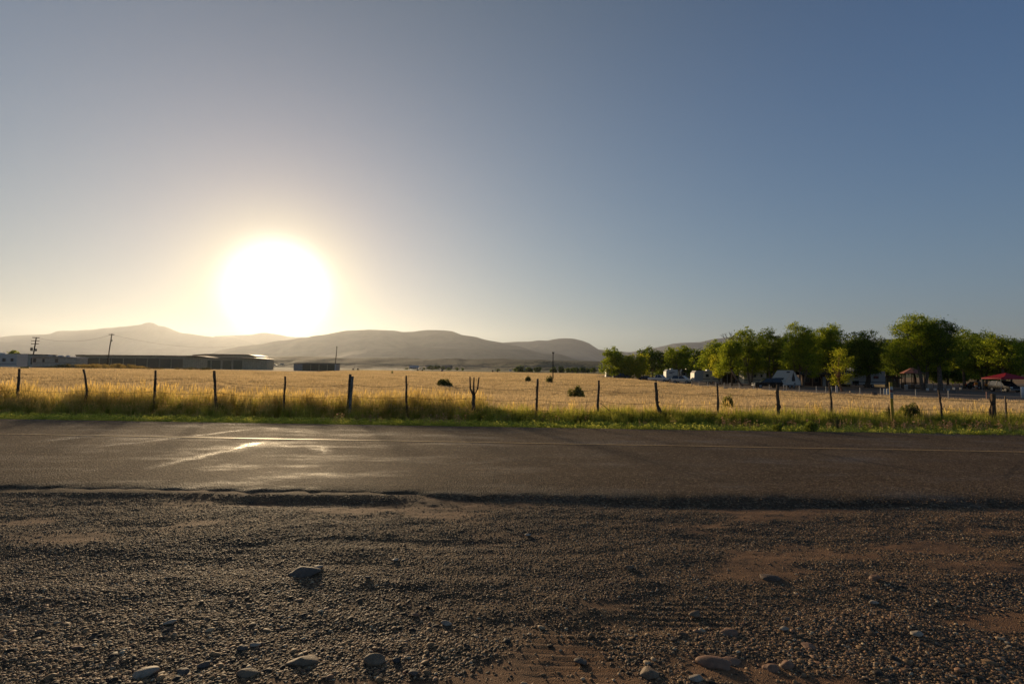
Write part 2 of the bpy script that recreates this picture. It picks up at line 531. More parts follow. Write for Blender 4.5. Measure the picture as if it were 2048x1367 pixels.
ridge('hills', [(-400, 712), (-200, 716), (0, 715), (150, 714), (300, 713), (420, 711), (480, 709), (530, 713.5), (575, 713), (600, 712), (640, 713), (668, 714), (690, 716), (720, 716), (745, 715), (765, 715.5), (800, 715), (830, 716.5), (860, 717.5), (878, 716.5),
                (900, 717), (912, 715.5), (930, 717.5), (960, 717.5), (985, 716.5), (1010, 716.5), (1025, 718), (1040, 719), (1065, 719), (1080, 718.5), (1100, 720), (1150, 721), (1190, 722), (1230, 722), (1300, 722),
                (1400, 720), (1600, 722), (1900, 725), (2200, 722), (2500, 726)],
      1750, 600, MM_HILLD, 71, 0.13)
ridge('hills', [(960, 738), (1000, 729), (1040, 724), (1075, 721.5), (1110, 722.5), (1160, 725), (1210, 729), (1270, 737)], 1250, 300, MM_HILL, 81, 0.16)

# ---- air
def make_haze():
    b = MB().box(-11200, 11200, -11200, 12700, -60.0, 900.0)
    m, nt = new_mat('haze_air')
    v = nt.new('ShaderNodeVolumePrincipled')
    v.inputs['Color'].default_value = (0.88, 0.93, 1.0, 1)
    v.inputs['Density'].default_value = HAZE_D
    v.inputs['Anisotropy'].default_value = HAZE_G
    o = nt.new('ShaderNodeOutputMaterial'); nt.l.new(v.outputs[0], o.inputs['Volume'])
    h = b.build('haze', m)
    tag(h, kind='stuff')
HAZE_D = 3.6e-5; HAZE_G = 0.58
make_haze()

# ================================================================== road, shoulder, gravel
ROADSLOPE = -0.052
def y_near(x):
    x = np.asarray(x, float)
    base = np.where(np.abs(x) < 9, 7.02 - 0.02 * x, 7.02 - 0.02 * np.sign(x) * 9 + ROADSLOPE * (x - np.sign(x) * 9))
    return base + 0.30 * (fbm(x * 0.45, x * 0 + 2, 91, 3) - 0.5) + 0.10 * (fbm(x * 5, x * 0 + 9, 92, 3) - 0.5)
def y_far(x):
    x = np.asarray(x, float)
    return 14.95 + ROADSLOPE * x + 0.10 * (fbm(x * 1.1, x * 0 + 5, 95, 4) - 0.5)

def asphalt_mat():
    m, nt = new_mat('old_asphalt')
    geo = nt.new('ShaderNodeNewGeometry'); pos = geo.outputs['Position']
    mp = nt.new('ShaderNodeMapping'); nt.set(mp, 0, pos); mp.inputs['Scale'].default_value = (0.16, 1.1, 1)
    streak = nt.noise(1.0, mp.outputs[0], 5, 0.6)
    big = nt.noise(0.45, pos, 4, 0.6)
    vor = nt.new('ShaderNodeTexVoronoi'); nt.set(vor, 'Vector', pos); vor.inputs['Scale'].default_value = 42.0
    chips = vor.outputs['Distance']; cc = nt.new('ShaderNodeSeparateXYZ'); nt.set(cc, 0, vor.outputs['Color'])
    fine = nt.noise(90.0, pos, 3, 0.8)
    base = nt.ramp(streak, [(0.3, (0.085, 0.054, 0.031)), (0.5, (0.13, 0.083, 0.047)), (0.72, (0.20, 0.126, 0.070))])
    chip = nt.ramp(cc.outputs[0], [(0.0, (0.03, 0.020, 0.013)), (0.45, (0.10, 0.067, 0.040)), (0.8, (0.21, 0.140, 0.082)), (1.0, (0.52, 0.37, 0.22))])
    c = nt.mix(0.55, base, chip)
    # pale worn patches and tracked dust
    patch = nt.math('MULTIPLY', nt.ramp(nt.noise(0.8, mp.outputs[0], 6, 0.7), [(0.60, (0, 0, 0)), (0.68, (1, 1, 1))]), 0.35)
    c = nt.mix(patch, c, (0.15, 0.12, 0.09))
    # polished tar: smoother, catches the low sun
    mp2 = nt.new('ShaderNodeMapping'); nt.set(mp2, 0, pos); mp2.inputs['Scale'].default_value = (0.55, 1.6, 1); mp2.inputs['Rotation'].default_value = (0, 0, R(-24))
    tar = nt.ramp(nt.noise(0.75, mp2.outputs[0], 5, 0.65), [(0.50, (0, 0, 0)), (0.74, (1, 1, 1))])
    r = nt.math('MULTIPLY_ADD', tar, -0.30, nt.math('MULTIPLY_ADD', fine, 0.25, nt.math('MULTIPLY_ADD', big, -0.26, 0.85)))
    # smooth tar lines left by old repairs, and sealed cracks
    sx = nt.new('ShaderNodeSeparateXYZ'); nt.set(sx, 0, pos)
    wig = nt.math('MULTIPLY', nt.math('SUBTRACT', nt.noise(1.1, pos, 4, 0.7), 0.5), 0.55)
    def seam(x0, y0, y1, slope, w):
        d = nt.math('ABSOLUTE', nt.math('SUBTRACT', nt.math('ADD', sx.outputs[0], wig), nt.math('MULTIPLY_ADD', nt.math('SUBTRACT', sx.outputs[1], y0), slope, x0)))
        m1 = nt.math('SUBTRACT', 1.0, nt.math('DIVIDE', d, w), clamp=True)
        m2 = nt.math('MULTIPLY', nt.math('MULTIPLY', nt.math('SUBTRACT', sx.outputs[1], y0), 2.0, clamp=True), nt.math('MULTIPLY', nt.math('SUBTRACT', y1, sx.outputs[1]), 2.0, clamp=True), clamp=True)
        return nt.math('MULTIPLY', m1, m2)
    streakm = nt.math('ADD', seam(-6.0, 8.2, 11.6, 0.14, 0.22), seam(-10.4, 10.9, 12.4, 0.3, 0.30), clamp=True)
    streakm = nt.math('ADD', streakm, seam(-8.6, 10.2, 13.8, 0.45, 0.22), clamp=True)
    streakm = nt.math('ADD', streakm, seam(-3.6, 9.8, 11.0, -0.5, 0.30), clamp=True)
    streakm = nt.math('MULTIPLY', streakm, nt.ramp(nt.noise(5.0, pos, 4, 0.7), [(0.38, (0, 0, 0)), (0.55, (1, 1, 1))]))
    r = nt.math('MULTIPLY_ADD', streakm, -0.28, r)
    ce = nt.new('ShaderNodeTexVoronoi'); ce.feature = 'DISTANCE_TO_EDGE'; ce.inputs['Scale'].default_value = 0.33
    wv = nt.new('ShaderNodeVectorMath', operation='ADD'); nt.set(wv, 0, pos)
    wn = nt.new('ShaderNodeTexNoise'); wn.inputs['Scale'].default_value = 1.4; wn.inputs['Detail'].default_value = 4
    nt.set(wv, 1, wn.outputs['Color']); nt.set(ce, 'Vector', wv.outputs[0])
    crack = nt.math('MULTIPLY', nt.math('LESS_THAN', ce.outputs['Distance'], 0.006), nt.math('GREATER_THAN', big, 0.5))
    c = nt.mix(nt.math('MULTIPLY', crack, 0.35), c, (0.018, 0.014, 0.011))
    h = nt.math('MULTIPLY_ADD', fine, 0.3, nt.math('MULTIPLY', chips, nt.math('MULTIPLY_ADD', tar, -0.55, 1.0)))
    b = principled(nt, c, r, nt.math('MULTIPLY_ADD', streakm, 0.25, nt.math('MULTIPLY_ADD', tar, 0.14, 0.09)), 0, h, 1.0, 0.03)
    finish(nt, b)
    return m
ASPH = asphalt_mat()

xr = np.concatenate([-np.geomspace(420, 20, 22), np.linspace(-19, 19, 381), np.geomspace(20, 420, 22)])
cross = [-0.48, -0.32, -0.20, -0.10, 0.0, 0.13, 0.30]           # crumbling near edge, metres towards the camera .. on to the road
crz = [-0.125, -0.092, -0.072, -0.050, -0.028, -0.011, -0.002]
rows = []
for k, (cxx, cz) in enumerate(zip(cross, crz)):
    jit = 0.09 * (fbm(xr * 6, xr * 0 + k, 101 + k, 3) - 0.5) if k < 5 else 0
    rows.append((xr, y_near(xr) + cxx + jit, np.full_like(xr, cz) + (0.026 * (fbm(xr * 8, xr * 0 + k, 120 + k, 3) - 0.5) if k < 5 else 0)))
for t in np.linspace(0.05, 0.99, 40):
    y = y_near(xr) + 0.30 + t * (y_far(xr) - y_near(xr) - 0.33)
    z = 0.018 * np.sin(t * math.pi) + 0.012 * (fbm(xr * 0.5, y * 0.9, 130, 3) - 0.5)
    rows.append((xr, y, z))
rows.append((xr, y_far(xr) + 0.0, np.full_like(xr, -0.012)))
rows.append((xr, y_far(xr) + 0.10, np.full_like(xr, -0.16)))
v = np.concatenate([np.stack(r, 1) for r in rows])
road = mesh_obj('road', v, grid_faces(len(xr), len(rows)), ASPH, smooth=True)
tag(road, kind='structure')

def line_mat():
    m, nt = new_mat('worn_yellow_paint')
    geo = nt.new('ShaderNodeNewGeometry'); pos = geo.outputs['Position']
    n = nt.noise(28.0, pos, 4, 0.7)
    c = nt.ramp(n, [(0.35, (0.16, 0.10, 0.05)), (0.5, (0.50, 0.27, 0.055)), (0.7, (0.58, 0.33, 0.07))])
    finish(nt, principled(nt, c, 0.6, 0.4, 0, n, 0.4, 0.004))
    return m
def road_z(x, y):
    t = (y - y_near(x) - 0.30) / (y_far(x) - y_near(x) - 0.33)
    return 0.018 * np.sin(t * math.pi) + 0.012 * (fbm(x * 0.5, y * 0.9, 130, 3) - 0.5)
xl = np.concatenate([-np.geomspace(300, 21, 20), np.linspace(-20, 20, 201), np.geomspace(21, 300, 20)])
yc = 11.55 - 0.052 * xl
rowsl = [np.stack([xl, yc + d, road_z(xl, yc + d) + 0.006], 1) for d in (-0.055, 0.055)]
line = mesh_obj('road_centre_line', np.concatenate(rowsl), grid_faces(len(xl), 2), line_mat(), smooth=True)
tag(line, kind='structure')

# ---- gravel shoulder
def ruts(X, Y):
    Z = 0.055 * (fbm(X * 0.35, Y * 1.5, 140, 4) - 0.5) + 0.034 * (fbm(X * 1.8, Y * 3.0, 141, 4) - 0.5) + 0.010 * (fbm(X * 9, Y * 11, 142, 3) - 0.5)
    # tyre print with lugs, right of centre near the camera
    m1 = np.exp(-((X - 0.42) / 0.34) ** 4) * np.exp(-((Y - 3.22) / 0.36) ** 4)
    Z = Z - 0.010 * m1 + 0.005 * m1 * np.sin(Y * 2 * math.pi / 0.062 + X * 1.5)
    m2 = np.exp(-((X - 1.3) / 0.5) ** 4) * np.exp(-((Y - 3.75) / 0.25) ** 4)
    Z = Z - 0.008 * m2 + 0.0035 * m2 * np.sin(Y * 2 * math.pi / 0.075 + X * 0.8)
    m3 = np.exp(-((X + 1.0) / 1.2) ** 4) * np.exp(-((Y - 5.2) / 0.12) ** 4)
    Z = Z - 0.012 * m3
    return Z
def sand_mask(X, Y):
    """1 on bare reddish dirt, 0 under gravel"""
    n = fbm(X * 0.9, Y * 1.9, 150, 4)
    n = n + 0.16 * np.exp(-((X - 0.35) / 0.5) ** 2 - ((Y - 3.1) / 0.35) ** 2) + 0.22 * np.exp(-((X + 1.05) / 0.45) ** 2 - ((Y - 2.85) / 0.16) ** 2)
    n = n + 0.20 * np.exp(-((X - 1.9) / 0.9) ** 2 - ((Y - 2.95) / 0.12) ** 2) + 0.14 * np.exp(-((Y - 6.55) / 0.28) ** 2)
    n = n - 0.18 * np.exp(-((X + 2.0) / 1.4) ** 2 - ((Y - 3.4) / 0.7) ** 2)
    return np.clip((n - 0.60) / 0.12, 0, 1)
def shoulder_z(X, Y):
    edge = sm((y_near(X) - 0.05 - Y) / 0.5)                      # rises to meet the road edge
    return -0.078 + ruts(X, Y) * edge + (1 - edge) * (0.030 - 0.034 * sm((X + 3) / 7) + 0.085 * (fbm(X * 0.55, X * 0 + 4, 170, 5) - 0.5))
def shoulder_mat():
    m, nt = new_mat('gravel_and_dirt')
    geo = nt.new('ShaderNodeNewGeometry'); pos = geo.outputs['Position']
    at = nt.new('ShaderNodeAttribute'); at.attribute_name = 'sand'
    n1 = nt.noise(3.0, pos, 5, 0.65); n2 = nt.noise(60, pos, 3, 0.7)
    vor = nt.new('ShaderNodeTexVoronoi'); nt.set(vor, 'Vector', pos); vor.inputs['Scale'].default_value = 150.0
    cc = nt.new('ShaderNodeSeparateXYZ'); nt.set(cc, 0, vor.outputs['Color'])
    grit = nt.ramp(cc.outputs[0], [(0.0, (0.045, 0.027, 0.014)), (0.55, (0.13, 0.075, 0.035)), (0.85, (0.27, 0.16, 0.073)), (1.0, (0.52, 0.33, 0.16))])
    dirt = nt.ramp(nt.math('MULTIPLY_ADD', n2, 0.5, nt.math('MULTIPLY', n1, 0.5)), [(0.35, (0.14, 0.070, 0.034)), (0.65, (0.27, 0.145, 0.072))])
    f = nt.math('MULTIPLY_ADD', nt.math('SUBTRACT', n2, 0.5), 0.8, nt.math('MULTIPLY_ADD', at.outputs['Fac'], 0.8, 0.12), clamp=True)
    grit = nt.mix(nt.math('MULTIPLY', nt.math('SUBTRACT', nt.noise(1.3, pos, 4, 0.6), 0.48, clamp=True), 5.0, clamp=True), grit, (0.035, 0.027, 0.020))
    c = nt.mix(f, grit, dirt)
    h = nt.math('MULTIPLY_ADD', vor.outputs['Distance'], 0.7, nt.math('MULTIPLY', n2, 0.5))
    finish(nt, principled(nt, c, 0.85, 0.22, 0, h, 0.8, 0.012))
    return m
xg = np.concatenate([-np.geomspace(420, 10.5, 22), np.linspace(-10, 10, 801), np.geomspace(10.5, 420, 22)])
yg_t = np.concatenate([np.linspace(-40, 0.5, 12), np.linspace(1.0, 2.0, 6), np.linspace(2.05, 7.0, 200)])
X, Y = np.meshgrid(xg, yg_t)
yn = y_near(X)
Y = np.where(Y > 2.0, 2.0 + (Y - 2.0) / 5.0 * (yn - 0.02 - 2.0), Y)
Z = shoulder_z(X, Y)
sand = sand_mask(X, Y)
sh = mesh_obj('gravel_shoulder', np.stack([X.ravel(), Y.ravel(), Z.ravel()], 1), grid_faces(len(xg), len(yg_t)), shoulder_mat(), smooth=True,
              attrs={'sand': ('FLOAT', sand.ravel().astype(np.float32))})
tag(sh, kind='structure')

# ---- stones
import bmesh
def ico(sub):
    bm = bmesh.new(); bmesh.ops.create_icosphere(bm, subdivisions=sub, radius=1.0)
    v = np.array([x.co[:] for x in bm.verts]); f = np.array([[q.index for q in p.verts] for p in bm.faces]); bm.free()
    return v, f
ICO2 = ico(2); ICO3 = ico(3); ICO4 = ico(4); ICO1 = ico(1)
def stone(seed, base, flat=0.6, rough=0.22, angular=0.35, elong=1.3):
    """water-worn stone: a few cut planes and lumps on an ellipsoid, radius about 1"""
    r = np.random.default_rng(seed); v = base[0].copy()
    for _ in range(int(4 + 8 * angular)):
        n = r.normal(size=3); n /= np.linalg.norm(n); d = r.uniform(0.62, 0.92)
        s = v @ n; v = v - np.outer(np.maximum(s - d, 0) * 0.85, n)
    q = r.normal(size=(5, 3)); ph = r.uniform(0, 6, 5)
    for k in range(5):
        v = v * (1 + rough * 0.25 * np.sin((v @ q[k]) * 1.8 + ph[k]))[:, None]
    v = v * np.array([elong, 1.0, flat])
    return v, base[1]
def rock_mat(name='river_stone', per=True, cols=None):
    m, nt = new_mat(name)
    oi = nt.new('ShaderNodeObjectInfo')
    co = nt.coords()
    geo = nt.new('ShaderNodeNewGeometry')
    n = nt.noise(35.0, geo.outputs['Position'], 5, 0.7)
    c = nt.ramp(oi.outputs['Random'], cols or [(0.0, (0.035, 0.027, 0.020)), (0.28, (0.07, 0.050, 0.034)), (0.4, (0.20, 0.115, 0.054)), (0.55, (0.34, 0.20, 0.092)), (0.75, (0.45, 0.265, 0.12)),
                                              (0.86, (0.34, 0.165, 0.09)), (0.95, (0.58, 0.41, 0.23)), (1.0, (0.70, 0.54, 0.34))])
    c = nt.mix(nt.math('MULTIPLY', nt.math('SUBTRACT', 0.62, n), 1.6, clamp=True), c, (0.04, 0.03, 0.022))
    finish(nt, principled(nt, c, 0.66, 0.28, 0, n, 0.5, 0.004))
    return m
STONE = rock_mat()
protos = [stone(200 + k, ICO2, flat=[0.45, 0.6, 0.75][k % 3], angular=0.3 + 0.16 * k, elong=1.1 + 0.15 * (k % 4)) for k in range(8)]
def gravel(name, n, xlim, y0, y1, smin, smax, power, seed, size_by_y=None, keep=None, sink=0.35, label=None, spill=0.0):
    r = np.random.default_rng(seed)
    y = y0 + (y1 - y0) * r.random(n) ** power
    w = np.minimum(xlim, y * 1.15 + 1.9)
    x = (r.random(n) * 2 - 1) * w
    s = smin * (smax / smin) ** (r.random(n) ** 2.2)
    sd = sand_mask(x, y)
    k = r.random(n) > sd * 0.93
    k &= y < y_near(x) - 0.12 + np.abs(r.normal(0, spill, n)) * (r.random(n) < .35)
    if keep is not None: k &= keep(x, y, r)
    x, y, s = x[k], y[k], s[k]
    z = np.where(y > y_near(x) - 0.1, np.maximum(shoulder_z(x, y), -0.02 + np.clip((y - y_near(x)) * .25, -.03, .02)), shoulder_z(x, y)) + s * (0.5 - sink) * 0.6
    sc = np.stack([s * r.uniform(.8, 1.2, len(s)), s * r.uniform(.8, 1.2, len(s)), s * r.uniform(.6, 1.1, len(s))], 1)
    return scatter(name, protos, np.stack([x, y, z], 1), r.random(len(x)) * 6.28, sc, r.integers(0, len(protos), len(x)), STONE, label, tilt=r.normal(0, .25, len(x)))
def pebbly(x, y, r):
    n = fbm(x * 0.7 + 5, y * 1.4, 160, 3)
    lim = 3.55 + 1.3 * (n - 0.5) + np.where(x < 0, np.clip(-x * 0.75, 0, 1.8), 0) + np.clip((x - 1.6) * 0.5, 0, 0.9)
    return r.random(len(x)) < np.clip((lim - y) / 0.7 + 0.35, 0.05, 1)
gravel('gravel', 130000, 7.0, 1.7, 5.6, 0.0052, 0.0140, 1.15, 301, keep=pebbly, label='rounded brown and grey pebbles covering the near shoulder')
gravel('gravel', 300000, 9.5, 2.2, 6.97, 0.0036, 0.0105, 0.8, 302, spill=0.28, label='fine dark gravel chips between the pebbles and the road')
gravel('gravel', 2400, 7.0, 1.7, 4.0, 0.012, 0.026, 1.0, 303, keep=lambda x, y, r: (y < 3.6 + np.clip(-x * .5, 0, 1)) | (r.random(len(x)) < 0.06), label='coarser cobbles strewn among the near pebbles', sink=0.25)

# ---- single rocks one can point at
BIGSTONE = {}
def rock(px, py, wpx, hpx, label, seed, col, name='rock', flat=0.5, rz=None, angular=0.5, sub=ICO4):
    d = ray(px, py)
    t = (-0.078 - EYE.z) / d.z; p = EYE + d * t
    k = t / FPX * FPX / FPX
    half = wpx * 0.5 * t / (FPX * (ray(px, py).length / 1.0)) * (-(CAM_ROT.inverted() @ ray(px, py)).z)
    hh = max(0.35, hpx / wpx * 1.5)
    v, f = stone(seed, sub, flat=min(flat, hh), angular=angular, elong=1.0, rough=0.35)
    half *= 0.92; v = v * np.array([half, half * 0.72, half * 0.75])
    vn = v * (1 + 0.03 * (fbm(v[:, 0] / half * 4 + 9, v[:, 1] / half * 4 + v[:, 2] / half * 3, seed, 3)[:, None] - 0.5))
    if col not in BIGSTONE:
        m, nt = new_mat('rock_' + str(len(BIGSTONE)))
        co = nt.coords()
        n = nt.noise(22.0, co, 6, 0.7); n3 = nt.noise(140.0, co, 3, 0.7)
        c = nt.ramp(n, [(0.3, tuple(q * 0.55 for q in col)), (0.55, col), (0.75, tuple(q * 1.25 for q in col))])
        finish(nt, principled(nt, c, 0.7, 0.35, 0, nt.math('MULTIPLY_ADD', n3, 0.25, n), 0.6, 0.008))
        BIGSTONE[col] = m
    o = mesh_obj(name, vn, f, BIGSTONE[col], smooth=True)
    z = float(shoulder_z(np.array([p.x]), np.array([p.y]))[0])
    o.location = (p.x, p.y + half * 0.3, z + half * (0.03 if wpx > 30 else 0.20) + (0.004 if wpx <= 30 else 0))
    o.rotation_euler = (0, 0, rz if rz is not None else (seed * 1.7) % 0.8 - 0.4)
    tag(o, label, 'rock')
    return o
TAN = (0.24, 0.165, 0.10); PNK = (0.28, 0.155, 0.092); GRY = (0.15, 0.115, 0.085); PAL = (0.42, 0.34, 0.245); BRN = (0.14, 0.09, 0.06)
rock(608, 1149, 66, 26, 'broad flat-topped grey rock lying alone in gravel, left of centre', 11, GRY, flat=0.45)
rock(637, 1137, 22, 10, 'small pale stone touching the back of the broad flat grey rock', 12, PAL)
rock(606, 1330, 62, 30, 'low brown wedge-shaped rock at the edge of the bare dirt patch', 13, TAN, angular=0.9)
rock(747, 1330, 56, 34, 'big rounded tan boulder-like stone, second large rock in from the dirt patch', 14, TAN, flat=0.6, angular=0.1)
rock(284, 1352, 62, 30, 'long pale slab stone at the bottom edge on the left', 15, PAL, rz=0.4, angular=0.8)
rock(404, 1336, 32, 18, 'grey oval stone between the long pale slab and the dirt patch', 16, GRY, angular=0.1)
rock(364, 1350, 34, 18, 'grey slanting stone just right of the long pale slab', 17, GRY)
rock(490, 1355, 42, 24, 'squat brown stone at the bottom edge below the grey oval stone', 18, TAN)
rock(482, 1302, 26, 20, 'upright grey-brown stone above the bare dirt patch', 19, GRY)
rock(508, 1296, 22, 16, 'small pale tan stone leaning by the upright grey-brown one', 20, PAL)
rock(338, 1249, 26, 12, 'pale flat stone half buried in the left pebble field', 21, PAL)
rock(893, 1243, 21, 17, 'round cream stone standing out in dark gravel at lower centre', 22, PAL, flat=0.75, angular=0.05)
rock(830, 1227, 17, 9, 'small orange-tan stone left of the round cream stone', 23, PNK)
rock(789, 1120, 15, 9, 'little whitish stone above the middle of the dark gravel', 24, PAL)
rock(1056, 1069, 14, 9, 'lone white pebble farthest out in the open dark gravel', 25, PAL)
rock(735, 1158, 16, 12, 'small dark grey stone to the right of the broad flat grey rock', 26, GRY)
rock(827, 1352, 26, 20, 'grey rounded cobble at the bottom edge right of the tan boulder', 27, GRY, angular=0.1)
rock(792, 1324, 18, 18, 'dark charcoal cobble beside the big rounded tan stone', 28, (0.07, 0.065, 0.06), flat=0.8, angular=0.1)
rock(1260, 1137, 20, 16, 'small upright brown stone in the middle distance gravel right of centre', 29, TAN, flat=0.7)
rock(1163, 1322, 28, 16, 'flat grey stone among cobbles, right of the tyre print', 30, GRY)
rock(1302, 1352, 56, 30, 'large split pale stone at the bottom edge right of centre', 31, TAN, rz=0.5, angular=0.9)
rock(1392, 1228, 26, 9, 'flat pinkish stone casting a shadow beyond the right cobbles', 32, TAN)
rock(1462, 1263, 38, 20, 'smooth brown stone with a long shadow on dark gravel', 33, PNK, flat=0.5, angular=0.3)
rock(1440, 1336, 70, 26, 'long reddish slab, biggest of the lower right stones', 34, PNK, rz=-0.35, flat=0.4, angular=0.9)
rock(1460, 1322, 44, 12, 'thin pale pink slab lying behind the long reddish slab', 35, PNK, rz=-0.2, flat=0.3, angular=0.9)
rock(1543, 1338, 34, 24, 'block-shaped pink-brown stone right of the long reddish slab', 36, PNK, flat=0.7, angular=0.8)
rock(1575, 1334, 36, 26, 'squarish reddish stone beside the block-shaped one', 37, PNK, flat=0.7, angular=0.7)
rock(1395, 1362, 34, 16, 'whitish stone cut by the bottom edge of the view, under the reddish slab', 38, PAL)
rock(1750, 1163, 27, 14, 'orange-tan lump of stone far right with a streak of shadow', 39, PNK, flat=0.6)
rock(1748, 1206, 22, 11, 'flat pale stone nearer than the orange-tan lump', 40, PAL)
rock(1571, 1261, 22, 14, 'pale oval stone in the gravel hollow right of the smooth brown stone', 41, PAL)
rock(1573, 1236, 18, 9, 'small yellow-tan stone just beyond the pale oval stone', 42, TAN)
rock(1540, 1157, 46, 14, 'low brown stone ridge half sunk in gravel, right half', 43, BRN, flat=0.3)
rock(1620, 1293, 40, 14, 'flat pink slab on the lower right dirt patch', 44, PNK, flat=0.3, rz=0.3)
rock(1836, 1273, 24, 12, 'pale grey stone in the blurred gravel towards the right edge', 45, PAL)

# ================================================================== grasses and verge plants
def blades(n, rad, hmin, hmax, w, lean=0.25, seed=0, seg=2, head=0.0, headw=0.0, clump=0.0):
    """a patch of grass stems; returns verts, faces (quads), h (0 root .. 1 tallest tip)"""
    r = np.random.default_rng(seed)
    if clump:
        c = (r.random((max(3, int(n / 14)), 2)) * 2 - 1) * rad; k = r.integers(0, len(c), n)
        bx = c[k, 0] + r.normal(0, clump, n); by = c[k, 1] + r.normal(0, clump, n)
    else:
        bx = (r.random(n) * 2 - 1) * rad; by = (r.random(n) * 2 - 1) * rad
    H = r.uniform(hmin, hmax, n); a = r.random(n) * 6.283; l = lean * H * r.random(n)
    la = r.random(n) * 6.283
    lv = [0, .5, 1.0] if not head else [0, .45, 1 - head, 1 - head * .5, 1.0]
    wd = [1, .8, .15] if not head else [.8, .6, .5, headw, .2]
    V = []; Hh = []
    for q, wf in zip(lv, wd):
        cx = bx + np.cos(la) * l * q ** 2; cy_ = by + np.sin(la) * l * q ** 2; z = H * q * (1 - .12 * q * (l > .15 * H))
        for sgn in (-1, 1):
            V.append(np.stack([cx + sgn * np.cos(a) * w * wf * .5, cy_ + sgn * np.sin(a) * w * wf * .5, z], 1)); Hh.append(z / hmax)
    V = np.stack(V, 1); Hh = np.stack(Hh, 1); m = len(lv) * 2
    F = []
    for k in range(len(lv) - 1):
        F.append(np.stack([np.arange(n) * m + 2 * k, np.arange(n) * m + 2 * k + 1, np.arange(n) * m + 2 * k + 3, np.arange(n) * m + 2 * k + 2], 1))
    return V.reshape(-1, 3), np.concatenate(F), Hh.reshape(-1)

def leafy(n, rad, h, size, seed, stems=6, shape=1.0):
    """small leafy weed: leaf quads carried up a few leaning stems"""
    r = np.random.default_rng(seed)
    sa = r.random(stems) * 6.283; sl = r.random(stems) * rad
    k = r.integers(0, stems, n); t = r.random(n) ** .7
    c = np.stack([np.cos(sa[k]) * sl[k] * t, np.sin(sa[k]) * sl[k] * t, h * t * (1 - .4 * (sl[k] / max(rad, 1e-3)) * shape)], 1) + r.normal(0, size * .7, (n, 3))
    c[:, 2] = np.maximum(c[:, 2], 0.005)
    u = r.normal(size=(n, 3)); u /= np.linalg.norm(u, axis=1)[:, None]; w = np.cross(u, r.normal(size=(n, 3))); w /= np.linalg.norm(w, axis=1)[:, None]
    s = size * r.uniform(.6, 1.3, n)[:, None]
    V = np.stack([c - u * s, c + w * s * .5, c + u * s, c - w * s * .5], 1).reshape(-1, 3)
    return V, np.arange(n * 4).reshape(-1, 4), np.clip(V[:, 2] / h, 0, 1)

GOLD = (0.67, 0.54, 0.38)
M_FIELD = leaf_mat('dry_grass', (0.45, 0.34, 0.20), (0.60, 0.47, 0.30), 0.5, 0.06, 0.5, gold=(0.45, 0.9, GOLD), tcol=1.15)
M_TALL = leaf_mat('tall_grass_blade', (0.20, 0.24, 0.045), (0.42, 0.41, 0.11), 0.7, 0.25, 0.5, gold=(0.35, 0.85, (0.58, 0.44, 0.20)))
M_WEED = leaf_mat('green_weed', (0.21, 0.25, 0.045), (0.42, 0.42, 0.10), 0.7, 0.7, 0.5, gold=(0.6, 1.1, (0.24, 0.25, 0.07)))
M_LOW = leaf_mat('low_weed_sun_tint', (0.34, 0.38, 0.07), (0.58, 0.60, 0.17), 0.7, 1.5, 0.4)  # leaf colour lightened to stand in for sunlight the tall grass blocks

def place(n, x0f, x1f, yf, seed):
    r = np.random.default_rng(seed); t = r.random(n)
    return r
def field_pts(y0, y1, cell, seed, keep=None, margin=1.25):
    r = np.random.default_rng(seed); P_ = []
    ys_ = np.arange(y0, y1, cell)
    for y in ys_:
        w = y * margin + 4
        xs_ = np.arange(-w, w, cell); P_.append(np.stack([xs_, np.full_like(xs_, y)], 1))
    p = np.concatenate(P_); p = p + (r.random(p.shape) - .5) * cell
    if keep is not None: p = p[keep(p[:, 0], p[:, 1], r)]
    return p, r

# boundary of the dry field towards the campground (read from the photo, on the land)
CB = [(1195, 190), (1300, 122), (1400, 88), (1500, 73), (1600, 66), (1700, 61), (1800, 57), (1900, 52), (2048, 47), (2400, 40)]
CBX = np.array([P(a, 740, b).x / b for a, b in CB]); CBD = np.array([b for a, b in CB], float)
def field_limit(x, y):
    az = x / np.maximum(y, 1.0)
    return np.where(az < CBX[0], 350.0 + 0 * x, np.interp(az, CBX, CBD))
def left_limit(x, y):
    az = x / np.maximum(y, 1.0)
    return np.where(az < -0.36, 150.0, np.where(az < -0.30, 260.0, 350.0))
def in_field(x, y, r): return (y < field_limit(x, y)) & (y < left_limit(x, y))

def fence_y(x): return 17.75 - 0.075 * x

f1 = [blades(150, 0.42, 0.28, 0.52, 0.007, 0.35, s, head=0.28, headw=2.4) for s in range(4)]
f2 = [blades(260, 0.95, 0.28, 0.50, 0.016, 0.35, 10 + s, head=0.28, headw=2.0) for s in range(4)]
f3 = [blades(300, 2.3, 0.26, 0.48, 0.045, 0.35, 20 + s, head=0.3, headw=1.6) for s in range(4)]
f4 = [blades(300, 5.5, 0.26, 0.46, 0.13, 0.35, 30 + s, head=0.3, headw=1.4) for s in range(4)]
def field_layer(name, protos_, y0, y1, cell, seed, label):
    p, r = field_pts(y0, y1, cell, seed, lambda x, y, r: in_field(x, y, r) & (y > fence_y(x) + 0.5))
    z = terrain(p[:, 0], p[:, 1])
    s = r.uniform(.85, 1.2, len(p)) * (0.8 + 0.4 * fbm(p[:, 0] * .08, p[:, 1] * .08, 401))
    sc = np.stack([np.ones(len(p)), np.ones(len(p)), s], 1)
    scatter(name, protos_, np.stack([p[:, 0], p[:, 1], z], 1), r.random(len(p)) * 6.28, sc, r.integers(0, len(protos_), len(p)), M_FIELD, label)
field_layer('dry_field_grass', f1, 17.6, 34, 0.60, 411, 'golden dry grass just behind the wire fence')
field_layer('dry_field_grass', f2, 34, 72, 1.45, 412, 'golden dry grass across the middle of the field')
